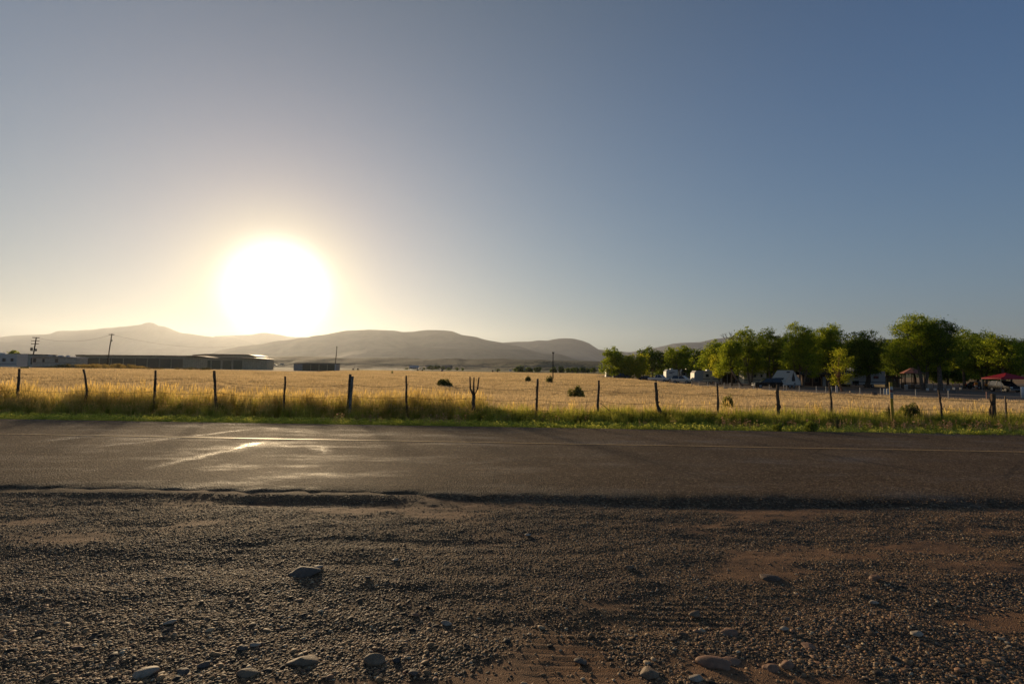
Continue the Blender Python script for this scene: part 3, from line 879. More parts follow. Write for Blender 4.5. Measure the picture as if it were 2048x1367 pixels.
field_layer('dry_field_grass', f3, 72, 160, 3.4, 413, 'golden dry grass on the far side of the field')
field_layer('dry_field_grass', f4, 160, 352, 8.5, 414, 'golden dry grass at the far end of the field')

# verge behind the road: low bright weeds tinted as if sunlit, then taller grass up to and around the fence
def verge_pts(n, d0, d1, seed, xlim=24.0, power=1.0):
    r = np.random.default_rng(seed)
    x = (r.random(n) * 2 - 1) * xlim
    d = d0 + (d1 - d0) * r.random(n) ** power
    y = y_far(x) + d
    return x, y, d, r
def leftness(x): return sm((-x + 1.5) / 5.0)        # 1 where tall grass grows right down to the road strip

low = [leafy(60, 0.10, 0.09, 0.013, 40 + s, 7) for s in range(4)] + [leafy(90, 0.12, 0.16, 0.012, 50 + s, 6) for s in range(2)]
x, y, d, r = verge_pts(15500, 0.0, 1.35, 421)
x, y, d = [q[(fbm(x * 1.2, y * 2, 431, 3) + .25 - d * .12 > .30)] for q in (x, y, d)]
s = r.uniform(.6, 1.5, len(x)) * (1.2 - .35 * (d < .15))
scatter('low_green_weeds', low, np.stack([x, y, -0.135 - 0 * x], 1), r.random(len(x)) * 6.28, s, r.integers(0, 6, len(x)), M_LOW, 'strip of low bright green weeds tinted as if sunlit along the far road edge')

tallp = [blades(50, 0.22, 0.50, 1.15, 0.009, 0.30, 60 + s, head=0.2, headw=2.2, clump=0.06) for s in range(5)]
x, y, d, r = verge_pts(10500, 1.4, 5.2, 422)
lf = leftness(x) * .85 + .15 * sm((np.abs(x - 15) < 3) * 1.0)
k = r.random(len(x)) < .72 * np.where(d > 1.9, 0.58 * (1 - .62 * (1 - lf)) , lf) * (0.45 + 1.1 * fbm(x * .6, y * .9, 432, 3))
k &= d < np.where(leftness(x) > .5, 4.6, 3.4)
x, y, d = x[k], y[k], d[k]
s = r.uniform(.6, 1.05, len(x)) * np.clip((d - 1.1) * .42, .20, 1.0) * (1 - .14 * (1 - leftness(x))) * (0.7 + 0.55 * fbm(x * .5, y * .5, 433))
scatter('tall_grass', tallp, np.stack([x, y, terrain(x, y) - .01], 1), r.random(len(x)) * 6.28, s, r.integers(0, 5, len(x)), M_TALL, 'tall green and straw coloured grass between road and fence')

weedp = [leafy(240, 0.16, 0.42, 0.018, 70 + s, 14, .6) for s in range(4)] + [blades(80, 0.14, 0.25, 0.62, 0.010, .25, 80 + s, clump=.05) for s in range(3)]
x, y, d, r = verge_pts(6500, 0.9, 3.6, 423)
rt = 1 - leftness(x)
k = r.random(len(x)) < (rt * .8 + .10) * (0.3 + 1.3 * fbm(x * .8 + 9, y * .9, 434, 3))
x, y, d = x[k], y[k], d[k]
s = r.uniform(.45, 1.1, len(x)) * np.clip((d - .35) * .62, .3, 1.1)
scatter('roadside_weeds', weedp, np.stack([x, y, terrain(x, y) - .01], 1), r.random(len(x)) * 6.28, s, r.integers(0, 7, len(x)), M_WEED, 'leafy green roadside weeds below the fence')

M_FLOWER = leaf_mat('pale_pink_flower', (0.42, 0.22, 0.17), (0.62, 0.40, 0.32), .5, 3.0, .4)
fp = [leafy(26, 0.09, 0.30, 0.016, 90 + s, 5) for s in range(3)]
x, y, d, r = verge_pts(900, 0.35, 1.9, 424, 16)
k = (fbm(x * .9, y * .6, 437, 3) > .60) & (x > -6)
x, y = x[k], y[k]
scatter('pink_flowers', fp, np.stack([x, y, terrain(x, y) + .06], 1), r.random(len(x)) * 6.28, r.uniform(.5, 1.1, len(x)), r.integers(0, 3, len(x)), M_FLOWER, 'small pale pink flower heads among the roadside weeds')

# ================================================================== THINGS
WOOD = paint('weathered_wood', (0.14, 0.095, 0.06), 0.85, 0.3, 0.1, scale=14)
WOODL = paint('grey_wood', (0.22, 0.20, 0.17), 0.85, 0.25, 0.1, scale=12)
WIRE = paint('rusty_wire', (0.10, 0.07, 0.05), 0.6, 0.2, 0.3)
STEEL = paint('dull_steel', (0.30, 0.30, 0.29), 0.5, 0.1, 0.5)
DARK = paint('dark_rubber', (0.02, 0.02, 0.02), 0.7, 0.2, 0.2)
GLASS = paint('dark_glass', (0.02, 0.025, 0.03), 0.12, 0.1, 0.6)
WHITE = paint('white_paint', (0.70, 0.70, 0.68), 0.45, 0.06, 0.4)
CREAM = paint('cream_paint', (0.62, 0.58, 0.50), 0.5, 0.06, 0.4)

# ---- near wire fence: every post read from the photo (top column/row, lean, thickness px)
fence = thing('wire_fence', 'old barbed wire fence on crooked wooden posts between verge and golden field', 'fence', (0, fence_y(0), 0))
posts = [  # top px, top row, foot px, width px, kind
    (39, 737, 35, 5.5, 'post'), (167, 738, 173, 4.5, 'bent'), (312, 740, 308, 5, 'post'), (429, 741, 435, 6, 'post'), (571, 752, 567, 4.5, 'post'),
    (700, 748, 696, 6, 'post'), (813, 751, 814, 5, 'post'), (948, 754, 947, 7, 'fork'), (1075, 757, 1073, 5.5, 'post'), (1198, 760, 1194, 5.5, 'post'),
    (1311, 764, 1318, 7, 'crook'), (1435, 766, 1435, 5, 'post'), (1555, 769, 1556, 7, 'knot'), (1659, 765, 1665, 4.5, 'post'), (1878, 780, 1886, 4.5, 'post'),
    (-95, 735, -92, 5, 'post'), (2130, 782, 2130, 5, 'post')]
tops = []
for i, (tx, ty, fx, wpx, kind) in enumerate(posts):
    D = float(fence_y((tx - 1024) / FPX * 17.7)); T = P(tx, ty, D); F = P(fx, 800, D); F.z = tz(F.x, F.y) - 0.15
    r0 = wpx * D / FPX * 0.43
    b = MB(); n = 9; pts = []; rad = []
    rr = random.Random(i + 5)
    for k in range(n):
        q = k / (n - 1); p = F.lerp(T, q)
        p.x += rr.uniform(-.012, .012); p.y += rr.uniform(-.012, .012)
        if kind == 'bent': p.x += 0.09 * math.sin(q * math.pi) - (0.10 * (1 - q) if q < .4 else 0)
        if kind == 'crook': p.x += 0.0 if q > .45 else 0.10 * math.sin((.45 - q) / .45 * math.pi)
        pts.append(p); rad.append(r0 * (1.12 - .22 * q) * rr.uniform(.88, 1.12) * (1.35 if kind == 'crook' and .1 < q < .42 else 1))
    if kind == 'fork':
        base = pts[:6]; b.tube(base, [q * 1.1 for q in rad[:6]], 8)
        J = base[-1]
        for (ex, ey, mx_) in ((940, 753, -.13), (948, 754, -.02), (958, 754, .11)):
            E = P(ex, ey, D); M = J.lerp(E, .35) + Vector((mx_ * .6, 0, 0))
            b.tube([J - Vector((0, 0, .03)), M, M.lerp(E, .5), E], [r0 * .75, r0 * .6, r0 * .5, r0 * .42], 7)
    else:
        b.tube(pts, rad, 9)
        if kind in ('crook', 'knot', 'post') and i % 2 == 0:      # snags left by old branches
            for q in (0.55, 0.8):
                p = F.lerp(T, q); b.tube([p, p + Vector((r0 * 1.7 * (1 if i % 4 else -1), -.01, .05))], [r0 * .5, r0 * .25], 6)
        if kind == 'knot':
            p = F.lerp(T, .52); b.tube([p + Vector((r0 * .6, 0, -.10)), p + Vector((r0 * 1.2, 0, 0)), p + Vector((r0 * .6, 0, .10))], [r0 * .4, r0 * .9, r0 * .4], 7)
    for v_i in range(len(b.v)): b.v[v_i] = tuple(Vector(b.v[v_i]) - fence.location)
    o = b.build('post', WOOD, fence, smooth=True)
    if kind == 'fork': o['label'] = 'post split into three upright prongs'
    if kind == 'crook': o['label'] = 'thick crooked post with a swollen bend near its foot'
    if kind == 'bent': o['label'] = 'thin post bent like a bow'
    tops.append((T, F))
order = sorted(range(len(tops)), key=lambda i: tops[i][0].x)
for lv in (0.80, 0.56, 0.34):
    b = MB(); pts = []
    for a_, c_ in zip(order, order[1:]):
        A = tops[a_][1].lerp(tops[a_][0], lv) + Vector((0, -.035, 0)); B = tops[c_][1].lerp(tops[c_][0], lv) + Vector((0, -.035, 0))
        for k in range(8):
            q = k / 8; p = A.lerp(B, q); p.z -= 0.05 * math.sin(q * math.pi) * (1 + lv); pts.append(p - fence.location)
    pts.append(B - fence.location)
    b.tube(pts, 0.005, 5)
    for k in range(0, len(pts), 1):                      # barbs
        p = pts[k]; b.tube([p + Vector((0, 0, -.016)), p + Vector((0.006, 0, .016))], 0.0028, 4)
    b.build('wire', WIRE, fence)

# second board lashed beside a post; steel post; slab post; yellow marker; fallen branch
def stake(name, tx, ty, fx, D, w, d, mat, label, cat, taper=1.0):
    T = P(tx, ty, D); F = P(fx, 800, D); F.z = tz(F.x, F.y) - .1
    r = thing(name, label, cat, F)
    b = MB(); A = Vector((0, 0, 0)); B = T - F; h = w / 2
    vs = []
    for p, s_ in ((A, 1), (B, taper)): vs += [(p.x - h * s_, p.y - d / 2, p.z), (p.x + h * s_, p.y - d / 2, p.z), (p.x + h * s_, p.y + d / 2, p.z), (p.x - h * s_, p.y + d / 2, p.z)]
    b.add(vs, [(0, 3, 2, 1), (4, 5, 6, 7), (0, 1, 5, 4), (1, 2, 6, 5), (2, 3, 7, 6), (3, 0, 4, 7)])
    return r, b, F, T
def single(name, b, mat, r, label=None):
    """turn an Empty based thing with one mesh into one mesh object"""
    o = b.build(name, mat); o.location = r.location
    for k in ('label', 'category', 'group'):
        if k in r: o[k] = r[k]
    bpy.data.objects.remove(r); return o
r, b, F, T = stake('board', 705, 752, 699, 17.7, 0.085, 0.03, WOODL, 'grey weathered board leaning against a fence post', 'board')
single('board', b, WOODL, r)
r, b, F, T = stake('steel_post', 2010, 792, 2011, 16.6, 0.035, 0.03, STEEL, 'thin rusty steel post at far right of the wire fence', 'post')
b.box(-.006, .006, -.035, .0, .1, 1.0); single('steel_post', b, WIRE, r)
r, b, F, T = stake('stump_post', 1986, 787, 1984, 16.7, 0.115, 0.07, WOOD, 'dark broad split stump post with a leaning prong, far right in the grass', 'post', 1.05)
b.tube([(-.08, 0, .55), (-.10, -.01, .75), (-.03, 0, .95)], [.035, .03, .02], 6); b.tube([(-.02, 0, .9), (-.085, 0, 1.14)], [.025, .014], 6); single('stump_post', b, WOOD, r)

mk = P(1781, 764, 15.9); mf = P(1786, 832, 15.9); mf.z = tz(mf.x, mf.y) - .15
r = thing('marker_post', 'tall yellow utility marker post standing in the roadside weeds', 'marker post', mf)
YEL = paint('marker_yellow', (0.55, 0.34, 0.03), 0.5, .12, .3)
d_ = mk - mf
b = MB(); h = .048
vs = []
for q in (0, .38, .8, 1.0):
    p = d_ * q
    vs += [(p.x - h, -.012 + p.y, p.z), (p.x, -.03 + p.y, p.z), (p.x + h, -.012 + p.y, p.z), (p.x + h, .006 + p.y, p.z), (p.x, -.012 + p.y, p.z), (p.x - h, .006 + p.y, p.z)]
fs = [tuple(range(5, -1, -1)), tuple(range(18, 24))]
for L_ in range(3):
    for k in range(6): fs.append((L_ * 6 + k, L_ * 6 + (k + 1) % 6, L_ * 6 + 6 + (k + 1) % 6, L_ * 6 + 6 + k))
b.add(vs, fs); b.build('shaft', YEL, r)
def plate(parent, q0, q1, col, name, label=None):
    b = MB(); p0 = d_ * q0; p1 = d_ * q1; e = .004
    b.add([(p0.x - h - e, -.016 + p0.y, p0.z), (p0.x, -.034 + p0.y, p0.z), (p0.x + h + e, -.016 + p0.y, p0.z), (p1.x - h - e, -.016 + p1.y, p1.z), (p1.x, -.034 + p1.y, p1.z), (p1.x + h + e, -.016 + p1.y, p1.z)],
          [(0, 1, 4, 3), (1, 2, 5, 4)])
    o = b.build(name, col, parent)
    if label: o['label'] = label
    return o
dec = plate(r, .70, .92, paint('decal_white', (.6, .58, .5), .5), 'decal', 'pale warning label with dark print')
plate(dec, .80, .86, paint('decal_red', (.35, .05, .04), .5), 'red_band')
for q in (.72, .745, .77): plate(dec, q, q + .012, DARK, 'text_line').location = (0, -.0015, 0)

bf = P(1200, 790, 17.2); bf.z = tz(bf.x, bf.y)
b = MB()
o0 = Vector((0, 0, .72)); b.tube([o0, (.25, -.05, .52), (.42, -.1, .36), (.55, -.15, .2), (.66, -.2, -.03)], [.008, .011, .014, .017, .02], 6)
for (a_, c_) in (((.25, -.05, .52), (.33, -.1, .30)), ((.42, -.1, .36), (.40, -.2, .1)), ((.42, -.1, .36), (.62, -.1, .45)), ((.55, -.15, .2), (.74, -.2, .34)), ((.55, -.15, .2), (.50, -.2, .02)), ((.62, -.1, .45), (.60, -.1, .6))):
    b.tube([a_, c_], [.011, .005], 5)
fb = b.build('fallen_branch', WOOD); fb.location = bf
tag(fb, 'dead bare branch leaning from a fence post into the weeds', 'branch')

# ---- bushes standing in the field and verge
def bush(px, D, top, wpx, label, seed, mat, size=.035, n=1500, dead=False, sink=0.0):
    c = G(px, D); W_ = wpx * D / FPX / 2; H = max(.15, hgt(top, px, D))
    r = np.random.default_rng(seed)
    root = thing('bush', label, 'bush', c)
    st = MB(); nb = 13; V = []
    lob = []
    for k in range(nb):
        a = r.random() * 6.283; q = r.random() ** .6
        e = Vector((math.cos(a) * W_ * q, math.sin(a) * W_ * q * .8, H * (1 - .45 * q ** 2) * r.uniform(.75, 1.0)))
        st.tube([(0, 0, -.05), e * .5 + Vector((0, 0, .04 * H)), e * .93], [.03 * W_ + .008, .018 * W_ + .005, .004], 5); lob.append(e)
    st.build('stem', WOOD, root)
    nl_ = 9; la = r.random(nl_) * 6.283; lq = np.sqrt(r.uniform(.05, 1, nl_)) * .62
    LC = np.stack([np.cos(la) * lq * W_, np.sin(la) * lq * W_ * .8, H * (.64 - .44 * (lq / .62) ** 2) * r.uniform(.8, 1.05, nl_)], 1); LR = r.uniform(.28, .42, nl_); LC[:3, 2] = H * .3
    k = r.integers(0, nl_, n); d = r.normal(size=(n, 3)); d /= np.linalg.norm(d, axis=1)[:, None]; q = r.random(n) ** .45
    cpt = LC[k] + d * (LR[k] * q)[:, None] * np.array([W_, W_, H * .9])
    cpt[:, 2] = np.where(cpt[:, 2] < .02, r.uniform(.02, .3 * H, n), cpt[:, 2])
    u = r.normal(size=(n, 3)) + np.array([0, 0, 1.2]); u /= np.linalg.norm(u, axis=1)[:, None]
    w = np.cross(u, r.normal(size=(n, 3))); w /= np.linalg.norm(w, axis=1)[:, None]
    s = size * r.uniform(.6, 1.5, n)[:, None]
    V = np.stack([cpt - u * s, cpt + w * s * .4, cpt + u * s, cpt - w * s * .4], 1).reshape(-1, 3)
    mesh_obj('foliage', V, np.arange(n * 4).reshape(-1, 4), mat, root)
    return root
M_SAGE = leaf_mat('sage_leaf', (0.085, 0.10, 0.035), (0.19, 0.20, 0.07), .5, .8)
M_SAGE2 = leaf_mat('brush_leaf', (0.13, 0.14, 0.045), (0.27, 0.27, 0.09), .5, .8)
M_BRIGHT = leaf_mat('bright_leaf', (0.14, 0.19, 0.035), (0.26, 0.30, 0.07), .55, 1.5)
bush(887, 52, 754, 42, 'dark green bush alone in the field behind the three-pronged post', 501, M_SAGE, .075, 5200)
bush(1152, 42, 763, 40, 'green bush in the field between two fence posts, paler stems on its left', 502, M_SAGE2, .06, 5200)
bush(1163, 41, 774, 18, 'low tuft hugging the right foot of the green field bush', 503, M_SAGE2, .05, 700)
bush(1057, 95, 746, 16, 'flat dark bush far out in the field, left of the lone pole', 504, M_SAGE, .11, 1100)
bush(1099, 92, 743.5, 16, 'domed dark bush at the foot of the lone pole', 505, M_SAGE, .11, 1200)
bush(1455, 20.5, 781, 36, 'grey green brush rising behind the fence, tallest weed clump right of centre', 506, M_SAGE2, .03, 3800)
bush(1818, 17.2, 800, 56, 'large dark sagebrush beside the yellow marker post', 507, M_SAGE, .027, 8500)
bush(1772, 16.9, 800, 26, 'small brown-green brush left of the yellow marker post', 508, M_SAGE2, .022, 1300)
bush(1623, 14.75, 838, 38, 'round bright lime bush at the road edge, right side', 509, M_BRIGHT, .016, 2600)
bush(1555, 14.8, 838, 28, 'smaller bright lime bush at the road edge', 510, M_BRIGHT, .016, 1500)
bush(1672, 15.3, 822, 12, 'narrow upright yellow-green weed by the road edge, right side', 511, M_BRIGHT, .016, 500)
bush(785, 150, 739.5, 5, 'tiny far bush near the dark shed edge of the field', 512, M_SAGE2, .14, 260)

# ---- utility poles
POLE = paint('pole_wood', (0.06, 0.048, 0.038), .85, .2, .1)
def upole(px, D, top, lean, label, arms, rpx=1.7, cans=()):
    c = G(px, D); H = hgt(top, px, D); r = thing('utility_pole', label, 'utility pole', c)
    rr = rpx * D / FPX / 2
    def at(q): return Vector((lean * q * q * H * .0 + lean * q * H, 0, q * H))
    MB().tube([Vector((0, 0, -.5)), at(.5), at(1)], [rr * 1.2, rr, rr * .8], 10).build('pole', POLE, r, smooth=True)
    for (q, wpx) in arms:
        w = wpx * D / FPX / 2; p = at(q)
        MB().box(p.x - w, p.x + w, -.24, -.10, p.z - .12, p.z + .12).build('crossarm', POLE, r)
        for s in (-.92, -.5, .5, .92):
            MB().tube([(p.x + s * w, -.17, p.z + .12), (p.x + s * w, -.17, p.z + .34)], [.06, .09], 8).build('insulator', STEEL, r)
    for (q, s, sz) in cans:
        p = at(q); k = sz * D / FPX
        MB().tube([(p.x + s, -.3, p.z - k), (p.x + s, -.3, p.z - k * .9), (p.x + s, -.3, p.z + k * .8), (p.x + s, -.3, p.z + k)], [k * .4, k * .62, k * .62, k * .35], 12).build('transformer', paint('can_grey', (.09, .09, .09), .5), r)
    return r, c, H, at
u1 = upole(62, 230, 674, .11, 'tall utility pole with three crossarms and transformers above the mobile home', [(.985, 14), (.88, 16), (.78, 15)], 2.1, [(.60, -1.0, 3.2), (.58, 1.1, 2.6)])
u2 = upole(213, 250, 667, .10, 'utility pole with one crossarm behind the long hangar roof', [(.975, 11)], 2.0, [(.80, .7, 1.7)])
u3 = upole(670, 260, 692, .05, 'plain slim pole at the right end of the low dark shed', [(.96, 2.6)], 1.6)
u4 = upole(1106, 128, 705, .0, 'lone bare pole in the middle of the field before the far tree row', [(.985, 4)], 2.0)
def cable(name, pts, label, r=.035):
    b = MB(); base = pts[0][0]
    for A, B, sag in pts:
        L_ = []
        for k in range(17):
            q = k / 16; p = A.lerp(B, q); p.z -= sag * 4 * q * (1 - q); L_.append(p - base)
        b.tube(L_, r, 5)
    o = b.build(name, DARK); o.location = base; tag(o, label, 'power line')
t1 = u1[1] + u1[3](.985); t2 = u2[1] + u2[3](.975)
cable('power_line', [(t1, t2, 2.5), (t2, P(470, 692, 330), 3.0)], 'thin power line sagging between the two left poles and onward')
cable('power_line', [(u1[1] + u1[3](.55) + Vector((0, 0, -6)), P(-60, 697, 150), .6)], 'low black cable running in from the left edge to the pole')

# ---- left: mobile homes, long hangars, shed
def bldg(name, label, cat, px0, px1, D, top, rotdeg=0.0, group=None):
    """local frame: x right along the front, y away from the viewer, z up; origin = left front corner at ground"""
    A = G(px0, D); B = G(px1, D); z = min(A.z, B.z)
    r = thing(name, label, cat, (A.x, A.y, z), R(rotdeg), group)
    W_ = (B.x - A.x) / max(.3, math.cos(R(rotdeg))); H = P((px0 + px1) / 2, top, D).z - z
    return r, W_, H
def window(parent, x0, x1, z0, z1, y=0.0, frame=WHITE, mat=None, name='window', t=.06):
    f = MB(); f.box(x0, x1, y - t, y + .02, z0, z0 + t).box(x0, x1, y - t, y + .02, z1 - t, z1).box(x0, x0 + t, y - t, y + .02, z0 + t, z1 - t).box(x1 - t, x1, y - t, y + .02, z0 + t, z1 - t)
    o = f.build(name, frame, parent)
    MB().box(x0 + t, x1 - t, y - .025, y + .02, z0 + t, z1 - t).build('pane', mat or GLASS, o)
    return o
def wheel(parent, x, y, r_=.35, w=.25, name='wheel'):
    o = MB().cyl((x, r_), r_, y - w / 2, y + w / 2, 18).build(name, DARK, parent)
    MB().cyl((x, r_), r_ * .58, y - w / 2 - .012, y + w / 2 + .012, 14).build('rim', STEEL, o)
    return o

# white travel trailer at the left edge
TRW = paint('trailer_white', (.56, .54, .48), .45, .06)
def side_trailer(r, L_, H, depth, wallm, wins, stripe=None, base=.45, door=None, front=True, roofm=None, skirt=False, wheels=True):
    b = MB()
    prof = [(0, base), (L_, base), (L_, H - .12), (L_ - .12, H), (.5, H), (0.05, H - .55)] if front else [(0, base), (L_, base), (L_, H - .1), (L_ - .1, H), (.1, H), (0, H - .1)]
    b.prism(prof, 0, depth); b.build('body', wallm, r)
    for (x0, x1, z0, z1) in wins: window(r, x0, x1, z0, z1, 0, STEEL)
    if door: 
        d = MB().box(door[0], door[1], -.03, .01, base + .02, base + 1.85).build('door', wallm, r); MB().box(door[1] - .14, door[1] - .08, -.06, -.03, base + .9, base + 1.0).build('handle', STEEL, d)
    if stripe is not None: MB().box(.02, L_ - .02, -.02, .0, stripe[0], stripe[1]).build('stripe', stripe[2], r)
    if roofm: MB().box(-.1, L_ + .1, -.15, depth + .1, H + .003, H + .12).build('roof', roofm, r)
    if skirt: MB().box(.05, L_ - .05, .05, depth - .05, 0, base).build('skirting', DARK, r)
    if wheels:
        for k in (-.42, .42): wheel(r, L_ * .55 + k, .12, .34, .22)
    MB().box(L_ * .55 - .35, L_ * .55 + .35, depth * .3, depth * .6, H + .004, H + .26).build('air_conditioner', WHITE, r)
    return r
r, W_, H = bldg('travel_trailer', 'white trailer with two square windows cut by the left edge of the view', 'trailer', -60, 32, 112, 704)
H = 3.3; r.location.z = P(0, 735, 112).z - .2
side_trailer(r, W_, H, 2.6, TRW, [(W_ - 3.2, W_ - 2.4, 1.55, 2.35), (W_ - 1.35, W_ - .65, 1.6, 2.35), (W_ - 6, W_ - 4.6, 1.5, 2.3)], (1.0, 1.12, paint('grey_stripe', (.12, .13, .15), .5)), front=False)
r, W_, H = bldg('mobile_home', 'long cream mobile home with brown trim and dark windows below the tall pole', 'mobile home', 63, 153, 160, 711)
zt = P(100, 711.5, 160).z; zb = P(100, 734, 160).z; r.location.z = zb - .1; H = zt - zb
SID = ribbed('mobile_siding', (.62, .52, .38), 2, .25)
MB().prism([(0, .3), (W_, .3), (W_, H - .5), (W_ * .5, H - .05), (0, H - .25)], 0, 4).build('wall', SID, r)
MB().box(.1, W_ - .1, .1, 3.9, 0, .3).build('skirting', paint('skirt_brown', (.16, .12, .09), .7), r)
rf = MB().prism([(-.2, H - .26), (W_ * .5, H - .05), (W_ + .2, H - .52), (W_ + .2, H - .34), (W_ * .5, H + .15), (-.2, H - .08)], -.3, 4.2).build('roof', paint('roof_grey', (.42, .40, .38), .6), r)
for (a_, c_) in ((W_ * .30, .8), (W_ * .52, 1.2), (W_ * .7, .7)): MB().box(a_, a_ + c_, .8, 1.5, H - .05, H + .35).build('roof_vent', WHITE, rf)
MB().box(0, W_, -.03, 0, H * .42, H * .45).build('trim_strip', paint('brown_trim', (.16, .07, .05), .6), r)
MB().box(0, W_, -.04, 0, H - .62, H - .55).build('trim_strip', paint('brown_trim', (.16, .07, .05), .6), r)
for x0, w in ((.35, .9), (W_ * .23, .7), (W_ * .51, 1.0)): window(r, x0, x0 + w, H * .48, H * .80, 0, paint('brown_trim', (.16, .07, .05), .6))
dd = MB().box(W_ * .055, W_ * .055 + .01, -.05, 0, .5, .51)
r, W_, H = bldg('garage', 'pale green-grey garage with a big dark door between trailer and mobile home', 'garage', 31, 66, 185, 707)
zb = P(50, 733, 185).z; r.location.z = zb - .1; H = P(50, 708.5, 185).z - zb
PG = ribbed('pale_green_siding', (.42, .45, .38), 0, .4)
MB().prism([(0, 0), (W_, 0), (W_, H), (0, H + .15)], 0, 9).build('wall', PG, r)
MB().prism([(-.3, H + .16), (W_ + .3, H + .01), (W_ + .3, H + .25), (-.3, H + .4)], -.5, 9.4).build('roof', paint('dark_roof', (.07, .06, .055), .7), r)
d = MB().box(W_ * .27, W_ * .69, -.06, .0, .05, H * .8).build('garage_door', paint('olive_door', (.10, .105, .07), .6), r)
for k in range(1, 5): MB().box(W_ * .27 + .02, W_ * .69 - .02, -.09, -.06, k * H * .16, k * H * .16 + .06).build('panel_rib', paint('olive_door2', (.06, .065, .045), .6), d)
window(r, W_ * .08, W_ * .2, H * .45, H * .75, 0, WHITE); window(r, W_ * .82, W_ * .94, H * .2, H * .78, 0, WHITE, name='side_door')
r, W_, H = bldg('bin', 'low yellow-green box standing in the grass before the garage', 'box', 40, 51, 120, 731)
b = MB(); zb = P(45, 736.5, 120).z - .15; r.location.z = zb; b.prism([(0, 0), (W_, 0), (W_, .62), (W_ - .1, .72), (.1, .72), (0, .62)], 0, .8); b.build('tub', paint('olive_plastic', (.13, .16, .04), .5), r); MB().box(-.03, W_ + .03, -.03, .83, .725, .80).build('lid', paint('olive_plastic2', (.18, .21, .05), .5), r)

HGR = ribbed('hangar_metal', (.47, .38, .24), 0, .9, .6); HGD = paint('bay_shade_dark', (.12, .10, .06), .8); HROOF = paint('hangar_roof', (.10, .085, .07), .6)  # HGD: dark colour painted for the shade inside open bays
def hangar(label, px0, pxc, px1, D, top0, topc, top1, base, bays, dep, cpx=None):
    """long open or doored bay front (px0..pxc) and the gable end wall turned towards us (pxc..px1)"""
    A = P(px0, base, D * 1.0); C = P(pxc, base, D)
    zg = min(tz(A.x, A.y), A.z) - .2
    r = thing('hangar', label, 'hangar', (C.x, C.y, zg))
    E = P(px1, base, D * 1.02) - C; A = A - C; A.z = 0; E.z = 0
    hA = P(px0, top0, D).z - zg; hC = P(pxc, topc, D).z - zg; hE = P(px1, top1, D * 1.02).z - zg; hb = P(pxc, base, D).z - zg
    n = 12; up = Vector((0, 0, 1)); back = Vector((-2.0, dep, 0))
    def quad(P0, P1, h0, h1, z0=0.0, off=0.0, th=.0):
        nrm = (P1 - P0).cross(up).normalized() * off
        return [P0 + nrm + up * z0, P1 + nrm + up * z0, P1 + nrm + up * h1, P0 + nrm + up * h0]
    # solid body
    b = MB(); O = Vector((0, 0, 0))
    vs = [A, O, E, E + back, A + back, A + up * (hA - .3), O + up * (hC - .3), E + up * hE, E + back + up * hE, A + back + up * (hA - .3)]
    b.add(vs, [(0, 1, 6, 5), (1, 2, 7, 6), (2, 3, 8, 7), (3, 4, 9, 8), (4, 0, 5, 9), (5, 6, 7, 8, 9)])
    b.build('wall', HGR, r)
    # fascia and roof edge
    b = MB(); cx = cpx if cpx else pxc
    pk = P(cx, topc - .3, D).x - C.x
    b.add([A + up * (hA - .32) + Vector((0, -.6, 0)), O + up * (hC - .32) + Vector((0, -.6, 0)), E + up * (hE - .02) + Vector((.3, -.6, 0)), E + up * (hE + .28) + Vector((.3, -.6, 0)), Vector((pk, -.6, hC + .12)), A + up * hA + Vector((0, -.6, 0)),
           A + up * hA + back, E + up * (hE + .28) + back + Vector((.3, 0, 0)), Vector((pk, 0, hC + .4)) + back],
          [(0, 1, 4, 5), (1, 2, 3, 4), (5, 4, 8, 6), (4, 3, 7, 8), (0, 5, 6), (2, 7, 3)])
    b.build('roof', HROOF, r)
    L_ = A.length
    for (q0, q1, zf, kind) in bays:
        p0 = A.lerp(O, q0); p1 = A.lerp(O, q1); h0 = (hA + (hC - hA) * q0 - .3) * zf; h1 = (hA + (hC - hA) * q1 - .3) * zf
        q = quad(p0, p1, h0, h1, 0, .08); q2 = quad(p0, p1, h0, h1, 0, -.02)
        bb = MB(); bb.add(q + q2, [(0, 1, 2, 3), (7, 6, 5, 4), (0, 3, 7, 4), (1, 5, 6, 2), (3, 2, 6, 7)])
        bb.build(kind, HGD if kind == 'bay_shade_panel' else paint('bay_door', (.13, .115, .06), .6), r)  # open bays are dark slabs on the solid wall, shade as colour
    return r
hangar('long low hangar with many open bays painted dark for shade, left of the sun', 150, 366, 415, 285, 709, 711, 715, 736, [(k / 9 + .004, (k + 1) / 9 - .004, .80, 'bay_shade_panel') for k in range(9)], 14, 392)
hangar('smaller hangar with three wide doors and a pale gable end, directly under the sun', 414, 486, 533, 265, 715.2, 715.5, 718, 737.5, [(.01, .09, .82, 'side_door'), (.13, .37, .83, 'bay_door'), (.43, .67, .83, 'bay_door'), (.73, .97, .83, 'bay_door')], 12, 508)
r, W_, H = bldg('hangar', 'third hangar, only its grey roof showing above the other two', 'hangar', 385, 512, 330, 708)
zb = tz(r.location.x, 330); H = P(430, 707.5, 330).z - zb
MB().prism([(0, 0), (W_, 0), (W_, H - 1.3), (W_ * .88, H - .5), (W_ * .2, H - .45), (0, H - .8)], 0, 16).build('wall', HGR, r)
MB().prism([(-.4, H - .9), (W_ * .2, H - .43), (W_ * .88, H - .48), (W_ + .4, H - 1.35), (W_ + .4, H - 1.1), (W_ * .88, H + .05), (W_ * .2, H + .12), (-.4, H - .6)], -.5, 16.5).build('roof', HROOF, r)
r = thing('shed', 'low dark shed with a pale end wall to the right of the sun', 'shed', P(587, 739, 240))
r.location.z = tz(r.location.x, 240) - .2
